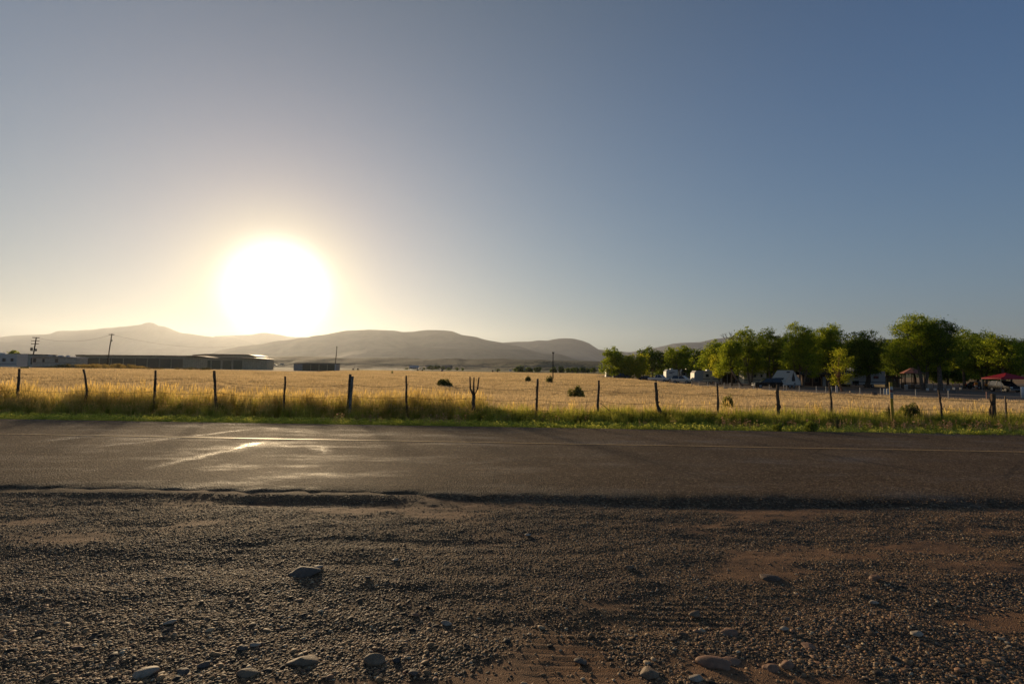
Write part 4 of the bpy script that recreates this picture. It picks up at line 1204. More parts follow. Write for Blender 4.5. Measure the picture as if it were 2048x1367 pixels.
W_ = P(671, 739, 240).x - r.location.x; w0 = P(605, 739, 240).x - r.location.x; H = P(630, 726, 240).z - r.location.z
MB().box(0, W_, 0, 6, 0, H - .25).build('wall', ribbed('shed_metal', (.33, .31, .28), 0, .5), r)
MB().prism([(-.2, H - .24), (W_ + .2, H - .24), (W_ + .2, H + .02), (w0, H + .1), (-.2, H - .1)], -.3, 6.3).build('roof', HROOF, r)
MB().box(w0, W_ - .4, -.06, 0.0, .0, H - .5).build('bay_shade_panel', HGD, r)  # dark panel painted for the shade inside the open side
for q in (.25, .5, .75): MB().box(w0 + (W_ - w0) * q - .1, w0 + (W_ - w0) * q + .1, -.12, -.06, 0, H - .3).build('bay_post', HGR, r)
MB().box(W_ - .3, W_, -.1, -.06, 0, H - .3).build('door_frame', WHITE, r)

# tall dry weeds in front of the hangar
bp = [leafy(420, 1.4, 1.9, .10, 600 + s, 34, .3) for s in range(4)]
rr_ = np.random.default_rng(610); n = 130
px_ = rr_.uniform(98, 300, n); D_ = rr_.uniform(148, 172, n)
pp = np.array([[P(a, 735, b).x, b, P(a, 736.5, b).z - .5] for a, b in zip(px_, D_)])
scl_ = rr_.uniform(.8, 1.1, n) * np.interp(px_, [95, 120, 260, 300], [.45, 1.0, .95, .45])
M_BANK = leaf_mat('bank_weed', (0.20, 0.16, 0.06), (0.36, 0.27, 0.11), .5, .1, .4)
scatter('tall_weeds', bp, pp, rr_.random(n) * 6.28, scl_, rr_.integers(0, 4, n), M_BANK, 'bank of tall dry yellow weeds in front of the long hangar')
scatter('tall_weeds', [leafy(300, 1.2, .9, .09, 620 + s, 20, .3) for s in range(2)],
        np.array([[P(a, 735, b).x, b, P(a, 738, b).z - .4] for a, b in zip(rr_.uniform(-40, 420, 90), rr_.uniform(140, 146, 90))]), rr_.random(90) * 6.28, rr_.uniform(.6, 1.1, 90), rr_.integers(0, 2, 90),
        leaf_mat('dull_weed', (0.08, 0.07, 0.03), (0.16, 0.13, 0.055), .4, .1, .4), 'low brown weeds along the left field edge')

# ---- irrigation machine
piv = thing('center_pivot', 'long irrigation machine with arched pipe spans on wheeled towers beyond the field', 'irrigation machine', G(840, 430))
def L2(p): return p - piv.location
twr = [(668, 726.6, 738.5), (711, 728.6, 737.6), (840, 731.4, 740.6), (990, 735, 743.3), (1225, 738, 747)]
DV = 400
for (a_, b_) in zip(twr, twr[1:]):
    A = P(a_[0], a_[1], DV); B = P(b_[0], b_[1], DV); M = 15; pts = []; arch = (B - A).length * .022
    for k in range(M + 1):
        q = k / M; p = A.lerp(B, q); p.z += arch * 4 * q * (1 - q); pts.append(L2(p))
    s = MB().tube(pts, .17, 6).build('pipe_span', STEEL, piv)
    t = MB()
    low_ = [p - Vector((0, 0, 1.1 * math.sin(math.pi * min(1, max(0, i / M))))) for i, p in enumerate(pts)]
    t.tube(low_[1:-1], .06, 4)
    for i in range(1, M): t.tube([pts[i], low_[i]], .04, 4)
    for i in range(1, M - 1): t.tube([low_[i], pts[i + 1]], .03, 4)
    t.build('truss', STEEL, piv)
    for i in range(1, M * 2, 2):
        q = i / (M * 2); p = pts[int(q * M)].lerp(pts[min(M, int(q * M) + 1)], q * M % 1); MB().tube([p, p - Vector((0, 0, 1.9))], .03, 4).build('drop_hose', STEEL, piv)
for (px, tp, bt) in twr[1:4]:
    T = L2(P(px, tp, DV)); B = P(px, bt, DV); B.z = tz(B.x, B.y); B = L2(B)
    w = 1.9
    g = MB()
    for sx in (-1, 1): g.tube([T, B + Vector((sx * w, 0, .7))], .09, 5)
    g.tube([B + Vector((-w, 0, .75)), B + Vector((w, 0, .75))], .09, 5)
    tw = g.build('tower', WHITE if px == 840 else STEEL, piv)
    for sx in (-1, 1): MB().tube([B + Vector((sx * w, -.15, .65)), B + Vector((sx * w, .15, .65))], .66, 14).build('wheel', DARK, tw)
# fine spray drifting below the arched span
msp, nt = new_mat('water_spray')
vs_ = nt.new('ShaderNodeVolumePrincipled'); vs_.inputs['Color'].default_value = (1, 1, 1, 1); vs_.inputs['Anisotropy'].default_value = .6
ns = nt.noise(.35, nt.coords(), 3, .6)
nt.set(vs_, 'Density', nt.math('MULTIPLY', nt.math('SUBTRACT', ns, .42, clamp=True), .07))
oo = nt.new('ShaderNodeOutputMaterial'); nt.l.new(vs_.outputs[0], oo.inputs['Volume'])
A = P(722, 731, DV + 2); B = P(832, 731, DV + 2)
sp_ = MB().prism([(A.x, -.4), (B.x, -.4), (B.x - 4, 1.4), (A.x + 18, 2.3), (A.x + 4, 1.0)], DV + 1, DV + 7).build('water_spray', msp); tag(sp_, kind='stuff')
# blue barrel
c = G(884, 330); b = MB(); b.tube([(0, 0, 0), (0, 0, .05), (0, 0, 1.2), (0, 0, 1.3)], [.5, .62, .62, .5], 14)
o = b.build('barrel', paint('blue_plastic', (.10, .13, .18), .5), smooth=True); o.location = c; o.location.z = P(884, 742.4, 330).z; o.scale = (1, 1, 1)
tag(o, 'small blue-grey barrel at the far field edge near the centre', 'barrel')

# ---- far farm buildings
def farm(name, label, px0, px1, D, top, base, wall, roof, roofd=.45, ch=False):
    A = P(px0, base, D); W_ = P(px1, base, D).x - A.x; r = thing(name, label, 'building' if name != 'farmhouse' else 'house', (A.x, A.y, A.z - .4)); H = P((px0 + px1) / 2, top, D).z - A.z + .4
    e = H * (1 - roofd)
    MB().box(0, W_, 0, W_ * .5, 0, e).build('wall', wall, r)
    rf = MB().prismx([(-.4, e), (W_ * .25, H), (W_ * .5 + .4, e)], -.4, W_ + .4).build('roof', roof, r)
    if ch: MB().box(W_ * .3, W_ * .36, W_ * .2, W_ * .26, H * .7, H * 1.2).build('chimney', wall, rf)
    k = max(2, int(W_ / 5))
    for i in range(k):
        x = W_ * (i + .35) / k; MB().box(x, x + W_ * .09, -.08, 0, e * .35, e * .8).build('window', GLASS, r)
    return r
farm('barn', 'blue-roofed barn far off behind the irrigation machine', 819, 836, 620, 731, 736.8, paint('barn_blue', (.22, .24, .27), .6), paint('roof_blue', (.35, .40, .45), .4))
farm('barn', 'weathered brown barn half hidden by far trees', 853, 878, 640, 730.5, 737.5, paint('barn_brown', (.16, .12, .09), .7), paint('roof_br', (.12, .10, .09), .6))
farm('farmhouse', 'far farmhouse with dark pitched roof right of the brown barn', 884, 904, 650, 730.5, 737.5, paint('house_tan', (.24, .19, .15), .7), paint('roof_br', (.12, .10, .09), .6))
farm('farmhouse', 'pale far house with a grey gable roof before the green hills', 1047, 1064, 620, 735, 741.5, CREAM, paint('roof_gy', (.20, .19, .18), .6), .5, True)
farm('barn', 'small white far building just left of the tree row', 1019, 1022, 620, 739, 741.5, WHITE, WHITE)
farm('barn', 'white box building touching the left end of the far tree row', 1076, 1081, 560, 739, 742, WHITE, WHITE)
farm('farmhouse', 'pinkish far house peeping out of the tree row', 1119, 1125, 480, 738, 744, paint('house_pink', (.50, .38, .32), .7), paint('roof_br', (.12, .10, .09), .6), .5)
farm('barn', 'long low far building behind the right half of the tree row', 1134, 1170, 560, 737, 744, paint('barn_brown', (.16, .12, .09), .7), paint('roof_gy', (.20, .19, .18), .6), .4)

# ---- vehicles
def car(label, px, D, rot, col, kind='suv', name='parked_car', cat='car', group=None, rough=.25, metal=.3, base=None):
    c = G(px, D)
    if base is not None: c.z = P(px, base, D).z
    r = thing(name, label, cat, c, R(rot), group)
    m = paint('car_' + '_'.join('%02d' % int(q * 99) for q in col), col, rough, .04, .6, metal)
    # local: +x is the front of the car
    if kind == 'suv':
        L_, Wd, body = 4.8, 1.9, [(-2.35, .42), (-2.4, .95), (-2.28, 1.08), (1.2, 1.08), (2.25, .95), (2.4, .72), (2.35, .38)]
        gh = [(-2.25, 1.08), (-2.05, 1.72), (-1.7, 1.80), (.35, 1.78), (1.25, 1.08)]
    elif kind == 'pickup':
        L_, Wd, body = 5.6, 1.95, [(-2.8, .50), (-2.85, 1.10), (-.8, 1.12), (1.25, 1.15), (2.65, 1.05), (2.8, .78), (2.75, .45)]
        gh = [(-.85, 1.12), (-.7, 1.78), (-.4, 1.85), (.55, 1.84), (1.3, 1.15)]
    else:
        L_, Wd, body = 4.6, 1.82, [(-2.2, .35), (-2.28, .85), (-1.6, .98), (1.0, .95), (2.1, .80), (2.28, .55), (2.2, .30)]
        gh = [(-1.75, .97), (-1.0, 1.40), (-.6, 1.45), (.15, 1.44), (1.05, .95)]
    h = Wd / 2
    b = MB(); n = len(body)
    vs = [(x, -h * (.94 if z < .5 else 1), z) for x, z in body] + [(x, h * (.94 if z < .5 else 1), z) for x, z in body]
    b.add(vs, [tuple(range(n - 1, -1, -1)), tuple(range(n, 2 * n))] + [(i, (i + 1) % n, (i + 1) % n + n, i + n) for i in range(n)])
    b.build('body', m, r, bevel=.06)
    t = .78; n = len(gh)
    def yy(z): return h * (.96 - (z - gh[0][1]) / (gh[2][1] - gh[0][1]) * .20)
    vs = [(x, -yy(z), z) for x, z in gh] + [(x, yy(z), z) for x, z in gh]
    g = MB().add(vs, [tuple(range(n - 1, -1, -1)), tuple(range(n, 2 * n))] + [(i, (i + 1) % n, (i + 1) % n + n, i + n) for i in range(n)]).build('windows', GLASS, r)
    z2 = gh[2][1]; b = MB()
    b.add([(gh[1][0], -yy(gh[1][1]) - .01, gh[1][1]), (gh[2][0], -yy(z2) - .01, z2 + .02), (gh[3][0], -yy(gh[3][1]) - .01, gh[3][1] + .02), (gh[3][0], yy(gh[3][1]) + .01, gh[3][1] + .02), (gh[2][0], yy(z2) + .01, z2 + .02), (gh[1][0], yy(gh[1][1]) + .01, gh[1][1])],
          [(0, 1, 4, 5), (1, 2, 3, 4)])
    for s in (-1, 1):                                    # pillars
        for xa, za, xb, zb in ((gh[0][0], gh[0][1], gh[1][0], gh[1][1]), (-.55 if kind != 'pickup' else -.1, gh[0][1], -.5 if kind != 'pickup' else -.1, gh[2][1]), (gh[4][0], gh[4][1], gh[3][0], gh[3][1])):
            b.tube([(xa, s * (yy(za) + .005), za), (xb, s * (yy(zb) + .005), zb)], .045, 5)
    b.build('roof', m, r)
    if kind == 'pickup': MB().box(-2.7, -.95, -h + .12, h - .12, 1.125, 1.13).build('truck_bed', DARK, r)
    for x in (-L_ * .29, L_ * .31):
        for s in (-1, 1):
            w = MB().cyl((x, .34), .36, s * (h - .12) - .12, s * (h - .12) + .13, 18).build('wheel', DARK, r)
            MB().cyl((x, .34), .22, s * (h - .12) - .14, s * (h - .12) + .145, 14).build('rim', STEEL, w)
    fx = body[-2][0]; fz = body[-3][1] - .08
    for s in (-1, 1):
        MB().box(fx - .12, fx + .03, s * h * .72 - .17, s * h * .72 + .17, fz - .16, fz).build('headlight', paint('lamp_glass', (.7, .7, .66), .15, .03, .8), r)
        MB().box(body[1][0] - .03, body[1][0] + .08, s * h * .78 - .12, s * h * .78 + .12, .75, .98).build('tail_light', paint('lamp_red', (.30, .02, .015), .3), r)
    MB().box(fx - .05, fx + .05, -h * .42, h * .42, fz - .28, fz - .04).build('grille', DARK, r)
    MB().box(fx - .1, fx + .09, -h * .95, h * .95, body[-1][1] + .02, body[-1][1] + .16).build('bumper', STEEL, r, bevel=.03)
    return r
car('silver pickup truck parked in the sun beyond the field, front towards us', 1319, 130, -42, (.62, .62, .60), 'pickup')
car('cream white sport utility wagon parked beside the field right of the pickup', 1364, 121, -40, (.70, .68, .58), 'suv')
car('black car parked nose-left behind the fence posts and beside the peaked camper', 1534, 92, 172, (.02, .022, .022), 'suv')
car('dark car in deep shade left of the silver pickup', 1294, 138, -20, (.03, .03, .035), 'sedan')
car('dark vehicle parked under the red canopy', 2008, 84, -100, (.03, .03, .04), 'suv')
car('dark car in the tree shade between the benches and red canopy', 1958, 97, 10, (.025, .03, .04), 'sedan')
car('tiny white car far off between second hangar and shed', 548, 420, 10, (.7, .7, .68), 'sedan', base=731.5)
car('tiny white van far off just right of the second hangar', 563, 520, 170, (.7, .7, .68), 'suv', base=730)
car('dark pickup truck in front of the leftmost camp trailer', 1243, 168, 175, (.05, .055, .06), 'pickup')

# ---- campground trailers
TB = paint('trailer_beige', (.62, .55, .42), .45, .06); TG = paint('trailer_grey', (.36, .37, .37), .45, .06); BL = paint('stripe_dark', (.10, .11, .13), .5)
def trailer(label, px0, px1, D, L_, rot, wallm, wins, H=3.0, stripe=(1.05, 1.2), mirror=False, door=None, awning=None, name='travel_trailer', front=True, base=.5):
    A = G(px0, D); r = thing(name, label, 'trailer', A, R(rot))
    side_trailer(r, L_, H, 2.45, wallm, wins, (stripe[0], stripe[1], BL), base=base, door=door, front=front)
    MB().prism([(-1.1, base - .06), (0.1, base - .12), (0.1, base + .02), (-1.1, base + .03)], 1.1, 1.3).build('hitch', STEEL, r)
    return r
trailer('white camp trailer with a round dark window, leftmost under the trees', 1212, 1229, 175, 5.2, 0, TRW, [(1.0, 1.7, 1.7, 2.4), (3.3, 4.3, 1.6, 2.3)], 3.3)
r = trailer('white trailer with rounded front and dark swoosh behind the pickup', 1332, 1356, 140, 3.3, 0, TRW, [], 3.3)
sw = MB(); sw.add([(.7, -.03, 2.45), (2.3, -.03, 2.7), (2.5, -.03, 2.55), (1.5, -.03, 2.35), (2.1, -.03, 2.1), (.95, -.03, 2.25)], [(0, 1, 2, 3, 4, 5)]); sw.build('swoosh', BL, r)
trailer('pale trailer half hidden by trunks behind the cream wagon', 1362, 1388, 150, 3.9, 0, TG, [(.6, 1.3, 1.6, 2.4), (2.4, 3.1, 1.6, 2.4)], 3.4)
r = trailer('beige travel trailer with two windows and slanted grey front, under the fourth tree', 1388, 1442, 118, 6.6, 0, TB, [(2.7, 3.5, 1.55, 2.3), (4.7, 5.4, 1.55, 2.35)], 3.05, door=(3.8, 4.35))
MB().prism([(.03, .52), (2.0, .52), (2.3, 3.03), (.5, 3.03), (.07, 2.5)], -.05, -.004).build('front_cap', TG, r)
MB().box(2.3, 6.2, -.16, -.02, 2.82, 2.94).build('awning_roll', TB, r)
r = trailer('tan motorhome with a boxy nose beside the leaning twin trunks', 1488, 1530, 108, 4.8, 0, TB, [(1.7, 2.6, 1.7, 2.5), (3.5, 4.0, 1.75, 2.5)], 3.25, name='motorhome', front=True, base=.42)
r = trailer('long white-grey trailer behind the thick dark trunk, largest in the camp', 1704, 1769, 100, 6.6, 0, paint('trailer_cool', (.48, .48, .47), .45, .05), [(.25, .95, 2.15, 2.65), (4.2, 5.3, 1.75, 2.35)], 3.25, base=.65)
MB().box(0.02, 1.3, -.035, -.006, .66, 1.35).build('front_panel', DARK, r)
r = thing('motorhome', 'grey roofed motorhome top showing above the large white-grey trailer', 'trailer', G(1706, 112)); H = hgt(735, 1706, 112)
MB().prism([(0, .5), (3.6, .5), (3.6, H - .9), (.2, H - .9)], 0, 6).build('body', TG, r); MB().prism([(-.1, H - .88), (3.7, H - .88), (3.2, H), (.5, H)], -.1, 6.1).build('roof', paint('roof_slate', (.28, .30, .31), .5), r)
for k in (.9, 2.7): wheel(r, k, .1, .4, .25)
window(r, 1.2, 2.2, 1.6, 2.3, 0, STEEL)

# A-frame folding camper
D = 92; r = thing('folding_camper', 'white peaked hard-side camper with a pointed dark window beside the black car', 'camper', G(1562, D), R(0))
c0 = r.location; X = lambda px: P(px, 750, D).x - c0.x
Zt = hgt(740.5, 1580, D); Zm = hgt(758, 1580, D)
xa, xb, xc = X(1571), X(1601), X(1551)
FW = paint('camper_white', (.64, .58, .49), .45, .04); FR = paint('camper_roof', (.50, .45, .36), .45, .04)
b = MB(); b.box(xc + .1, xb, 0, 2.1, .45, Zm * .72); b.build('body', FW, r)
xm = (xa + xb) / 2 + .05; b = MB()
b.prism([(xa - .05, Zm * .72 + .003), (xb + .02, Zm * .72 + .003), (xm, Zt)], .02, .10); b.build('front_gable', FW, r)
b = MB(); dx = X(1560) - xa + .1
back = Vector((xc - xa, 2.0, 0))
pk = Vector((xm, 0, Zt)); pl = Vector((xa - .1, -.05, Zm * .72)); pr = Vector((xb + .1, -.05, Zm * .72))
b.add([pl, pk + Vector((0, -.05, .03)), pk + back + Vector((0, 0, .03)), pl + back, pr, pr + back, pl + Vector((.06, 0, -.05)), pk + Vector((0, -.05, -.06)), pr + Vector((-.06, 0, -.05))],
      [(0, 1, 2, 3), (4, 5, 2, 1), (0, 6, 7, 1), (1, 7, 8, 4)])
rf = b.build('roof', FR, r)
n_ = (back.cross(pk - pl)).normalized()
if n_.y > 0: n_ = -n_
u_ = pl + (pk - pl) * .16 + back * .22 + n_ * .02; 
MB().add([u_, u_ + back * .6, u_ + back * .6 + (pk - pl) * .17, u_ + (pk - pl) * .17], [(0, 1, 2, 3)]).build('skylight', GLASS, rf)
u_ = pl + (pk - pl) * .78 + back * .12
b = MB(); b.add([u_ + n_ * .02, u_ + back * .2 + n_ * .02, u_ + back * .2 + (pk - pl) * .1 + n_ * .12, u_ + (pk - pl) * .1 + n_ * .12], [(0, 1, 2, 3)]); b.build('roof_vent', DARK, rf)
wz = Zm * .78
MB().add([(xm - .28, -.005, wz), (xm + .32, -.005, wz), (xm + .32, -.005, wz + .55), (xm + .02, -.005, Zt - .25), (xm - .28, -.005, wz + .55)], [(0, 1, 2, 3, 4)]).build('gable_window', GLASS, r)
MB().box(xm + .1, xm + .38, -.02, .0, Zm * .45, Zm * .58).build('vent', DARK, r)
MB().box(xa, xb, -.025, -.002, .46, .60).build('stripe', BL, r)
for k in (xa + .8, xa + 1.5): wheel(r, k, .12, .3, .2)

# dark brown cabin with an arched branch trim
D = 106; r = thing('cabin', 'dark brown cabin in the tree shade right of the peaked camper', 'cabin', G(1604, D)); X = lambda px: P(px, 750, D).x - r.location.x
H = hgt(736, 1640, D); W_ = X(1700)
PLK = ribbed('brown_planks', (.085, .045, .028), 0, .3, .8)
MB().box(0, W_, 0, 6, 0, H * .62).build('wall', PLK, r)
MB().prismx([(-.9, H * .58), (2.6, H), (6.5, H * .58), (6.5, H * .63), (2.6, H + .15), (-.9, H * .64)], -.5, W_ + .5).build('roof', paint('shake_roof', (.05, .045, .04), .9), r)
for q in (X(1610), X(1628), X(1668)): window(r, q, q + .9, .9, 1.8, 0, WOODL)
d = MB().box(X(1645), X(1650) + .2, -.06, 0, .05, 2.0).build('door', WHITE, r); MB().box(X(1645) + .55, X(1645) + .63, -.1, -.06, .95, 1.05).build('handle', STEEL, d)
b = MB(); pts = [(X(1621), -.6, 1.7), (X(1624), -.6, 2.3), (X(1628), -.6, 2.75), (X(1632), -.6, 2.7), (X(1636), -.6, 2.2), (X(1639), -.6, 1.5), (X(1640), -.6, 0.0)]
b.tube(pts, .09, 7); b.tube([(X(1621), -.6, 1.7), (X(1621), -.6, 0)], .09, 7); b.build('arched_trim', paint('pale_log', (.36, .22, .12), .7), r)

# tan flat-roofed hut
D = 104; r = thing('hut', 'tan hut with a sloping dark roof edge between the large trailer and gazebo', 'hut', G(1769, D)); X = lambda px: P(px, 750, D).x - r.location.x
H0 = hgt(749.5, 1769, D); H1 = hgt(754.5, 1799, D); W_ = X(1799)
MB().prism([(0, 0), (W_, 0), (W_, H1 - .25), (0, H0 - .25)], 0, 5).build('wall', ribbed('tan_boards', (.22, .18, .10), 0, .4, .8), r)
MB().prism([(-.2, H0 - .24), (W_ + .3, H1 - .24), (W_ + .3, H1), (-.2, H0)], -.5, 5.3).build('roof', paint('dark_roof', (.07, .06, .055), .7), r)
window(r, W_ * .55, W_ * .85, 1.3, 1.9, 0, WOODL); MB().box(.5, 1.3, -.05, 0, .05, 2.0).build('door', paint('olive_door', (.10, .105, .07), .6), r)

# gazebo
D = 98; c = G(1825, D); r = thing('gazebo', 'eight-sided gazebo with a coral and dark shingle roof on thin posts', 'gazebo', c)
Ra = (1842 - 1806) / FPX * D / 2 * 1.0; Ht = hgt(734, 1825, D); He = hgt(745.5, 1825, D)
seg = [(Ra * math.cos(2 * math.pi * k / 8 + .2), Ra * math.sin(2 * math.pi * k / 8 + .2)) for k in range(8)]
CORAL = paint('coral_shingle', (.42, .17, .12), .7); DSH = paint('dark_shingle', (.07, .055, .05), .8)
for nm, sel, mt, lab in (('roof', [k for k in range(8) if not (seg[k][0] + seg[(k + 1) % 8][0] < -.3 * Ra)], DSH, None), ('roof', [k for k in range(8) if seg[k][0] + seg[(k + 1) % 8][0] < -.3 * Ra], CORAL, 'coral left side of the roof')):
    b = MB()
    for k in sel:
        (x0, y0), (x1, y1) = seg[k], seg[(k + 1) % 8]
        b.add([(x0 * 1.15, y0 * 1.15, He), (x1 * 1.15, y1 * 1.15, He), (0, 0, Ht), (x0 * 1.12, y0 * 1.12, He - .1), (x1 * 1.12, y1 * 1.12, He - .1), (0, 0, Ht - .15)], [(0, 1, 2), (4, 3, 5), (0, 3, 4, 1), (1, 4, 5, 2), (2, 5, 3, 0)])
    o = b.build(nm, mt, r)
    if lab: o['label'] = lab
for (x0, y0) in seg: MB().tube([(x0, y0, 0), (x0, y0, He - .05)], .07, 6).build('post', POLE, r)
MB().tube([(0, 0, 0), (0, 0, .25)], [Ra * 1.05, Ra * 1.05], 8).build('floor', WOOD, r)
b = MB()
for k in range(8):
    if k == 5: continue
    (x0, y0), (x1, y1) = seg[k], seg[(k + 1) % 8]
    b.tube([(x0, y0, 1.1), (x1, y1, 1.1)], .04, 5); b.tube([(x0, y0, .4), (x1, y1, .4)], .04, 5)
    for q in np.linspace(.1, .9, 7): b.tube([(x0 + (x1 - x0) * q, y0 + (y1 - y0) * q, .4), (x0 + (x1 - x0) * q, y0 + (y1 - y0) * q, 1.1)], .025, 4)
b.build('railing', WOOD, r)

# slatted benches
def bench(px, D, wpx, label, g='slatted benches along the camp drive'):
    c = G(px, D); w = wpx / FPX * D / 2; r = thing('bench', label, 'bench', c, R(8), g)
    PW = paint('bench_plank', (.46, .32, .22), .7)
    MB().box(-w, w, -.2, .2, .42, .47).build('seat', PW, r)
    bk = MB()
    for z in (.62, .82, 1.02): bk.box(-w, w, .22, .26, z, z + .12)
    bk.build('backrest', PW, r)
    for s in (-1, 1):
        MB().box(s * w * .9 - .06, s * w * .9 + .06, -.2, .2, 0, .42).build('leg', WHITE, r); MB().box(s * w * .9 - .04, s * w * .9 + .04, .205, .218, .0, 1.15).build('upright', WOOD, r)
    return r
bench(1861, 86, 19, 'slatted wooden bench between the two big bare trunks, leftmost bench'); bench(1889, 86, 14, 'slatted bench just right of the second bare trunk'); bench(1913, 92, 17, 'farthest right slatted bench, in shade')

# red canopy
D = 84; c = G(2011, D); r = thing('canopy', 'bright red peaked canopy under the trees at the right edge', 'canopy', c)
X = lambda px: P(px, 750, D).x - c.x
Ht = hgt(745, 2012, D); He = hgt(755.5, 2012, D); RED = paint('red_cloth', (.42, .012, .03), .6, .1)
w = X(2040); pkx = X(2012)
b = MB(); b.add([(-w * 1.05, -1.7, He), (w, -1.7, He), (w, 1.7, He), (-w * 1.05, 1.7, He), (pkx, 0, Ht), (-w * .4, -.9, He + (Ht - He) * .42), (w * .4, -.9, He + (Ht - He) * .42), (-w * 1.05, -1.72, He - .18), (w, -1.72, He - .18), (w, 1.7, He - .18), (-w * 1.05, 1.7, He - .18)],
          [(0, 1, 6, 5), (5, 6, 4), (1, 2, 4, 6), (2, 3, 4), (3, 0, 5, 4), (0, 7, 8, 1), (1, 8, 9, 2), (3, 10, 7, 0), (2, 9, 10, 3)]); b.build('cloth', RED, r)
for sx in (-1.03, .98):
    for sy in (-1.65, 1.65): MB().tube([(sx * w, sy, 0), (sx * w, sy, He)], .04, 6).build('pole', STEEL, r)

# thick white bollard, pedestals, small things
c = G(2043, 62); b = MB(); b.tube([(0, 0, -.1), (0, 0, 1.35), (0, 0, 1.42)], [.17, .17, .13], 14)
o = b.build('bollard', WHITE, smooth=True); o.location = c; tag(o, 'thick white bollard at the right edge beside the drive', 'bollard')
for px, lab in ((1768.5, 'left one of two rounded white boards standing by the camp fence'), (1775, 'right one of two rounded white boards standing by the camp fence')):
    c = G(px, 66); b = MB(); b.prism([(-.16, .1), (.16, .1), (.17, .75), (.1, .92), (-.1, .92), (-.17, .75)], 0, .07)
    o = b.build('board', CREAM); o.location = c; o.rotation_euler = (0, 0, .2 if px < 1770 else -.2); tag(o, lab, 'board', 'pair of white boards')
c = G(1746, 66); v, f = stone(77, ICO3, .8, .5, .8); o = mesh_obj('stump', v * np.array([.36, .3, .38]), f, paint('stump_brown', (.16, .11, .08), .9), smooth=False); o.location = c + Vector((0, 0, .15)); tag(o, 'jagged brown stump at the field edge before the large trailer', 'stump')
for px, D, lab, col in ((1703, 74, 'small pale block on the drive at the foot of the little bright tree', (.42, .33, .22)), (1803, 62, 'low pale concrete block at the field edge before the gazebo', (.42, .34, .26))):
    c = G(px, D); o = MB().box(-.35, .35, -.15, .15, 0, .22).build('block', paint('concrete_%d' % px, col, .8), bevel=.03); o.location = c; tag(o, lab, 'block')
# table with cloth-topped frame
c = G(1667, 86); r = thing('camp_table', 'small brown-topped camp table in front of the cabin', 'table', c)
MB().box(-.7, .7, -.4, .4, .86, .92).build('table_top', paint('table_brown', (.22, .12, .07), .7), r)
for sx in (-.6, .6):
    for sy in (-.33, .33): MB().box(sx - .03, sx + .03, sy - .03, sy + .03, 0, .86).build('leg', WOOD, r)
c = G(1672, 74); o = MB().tube([(0, 0, 0), (0, 0, .95), (0, 0, 1.05)], [.12, .12, .06], 10).build('pedestal', paint('pinkish_white', (.55, .48, .46), .6)); o.location = c; tag(o, 'pinkish white utility pedestal before the camp table', 'pedestal')
c = G(1838 - 4, 90); 
# trash barrel near gazebo
c = G(1811, 88); r = thing('barrel', 'small tan barrel at the left foot of the gazebo', 'barrel', c); MB().tube([(0, 0, 0), (0, 0, .8)], [.26, .28], 12).build('drum', paint('drum_tan', (.45, .34, .26), .6), r); MB().tube([(0, 0, .802), (0, 0, .88)], [.3, .22], 12).build('lid', WHITE, r)
c = G(1972, 92); v, f = stone(78, ICO3, .8, .3, .1, 1.0); o = mesh_obj('bag', v * .34, f, paint('orange_cloth', (.62, .22, .02), .6), smooth=True); o.location = c + Vector((0, 0, .9)); 
st = MB().box(-.3, .3, -.2, .2, 0, .66).build('crate', paint('dark_crate', (.03, .03, .03), .8)); st.location = c; tag(st, 'dark crate under the round orange bag', 'crate'); tag(o, 'round bright orange bag resting on a dark crate in the shade', 'bag')
# dark tarp shelter behind the beige trailer
c = G(1466, 112); r = thing('tarp_shelter', 'dark flat tarp shelter between beige trailer and motorhome', 'shelter', c)
X = lambda px: P(px, 750, 112).x - c.x
MB().prism([(X(1447), 2.62), (X(1486), 2.85), (X(1486), 2.93), (X(1447), 2.70)], -1.5, 2.0).build('tarp', paint('tarp_grey', (.10, .10, .09), .7), r)
for q in (1449, 1466, 1484):
    for y in (-1.4, 1.9): MB().tube([(X(q), y, 0), (X(q), y, 2.68)], .04, 6).build('pole', STEEL, r)
MB().box(X(1451), X(1482), 1.7, 1.8, .2, 2.5).build('back_sheet', paint('dark_sheet', (.03, .03, .028), .9), r)

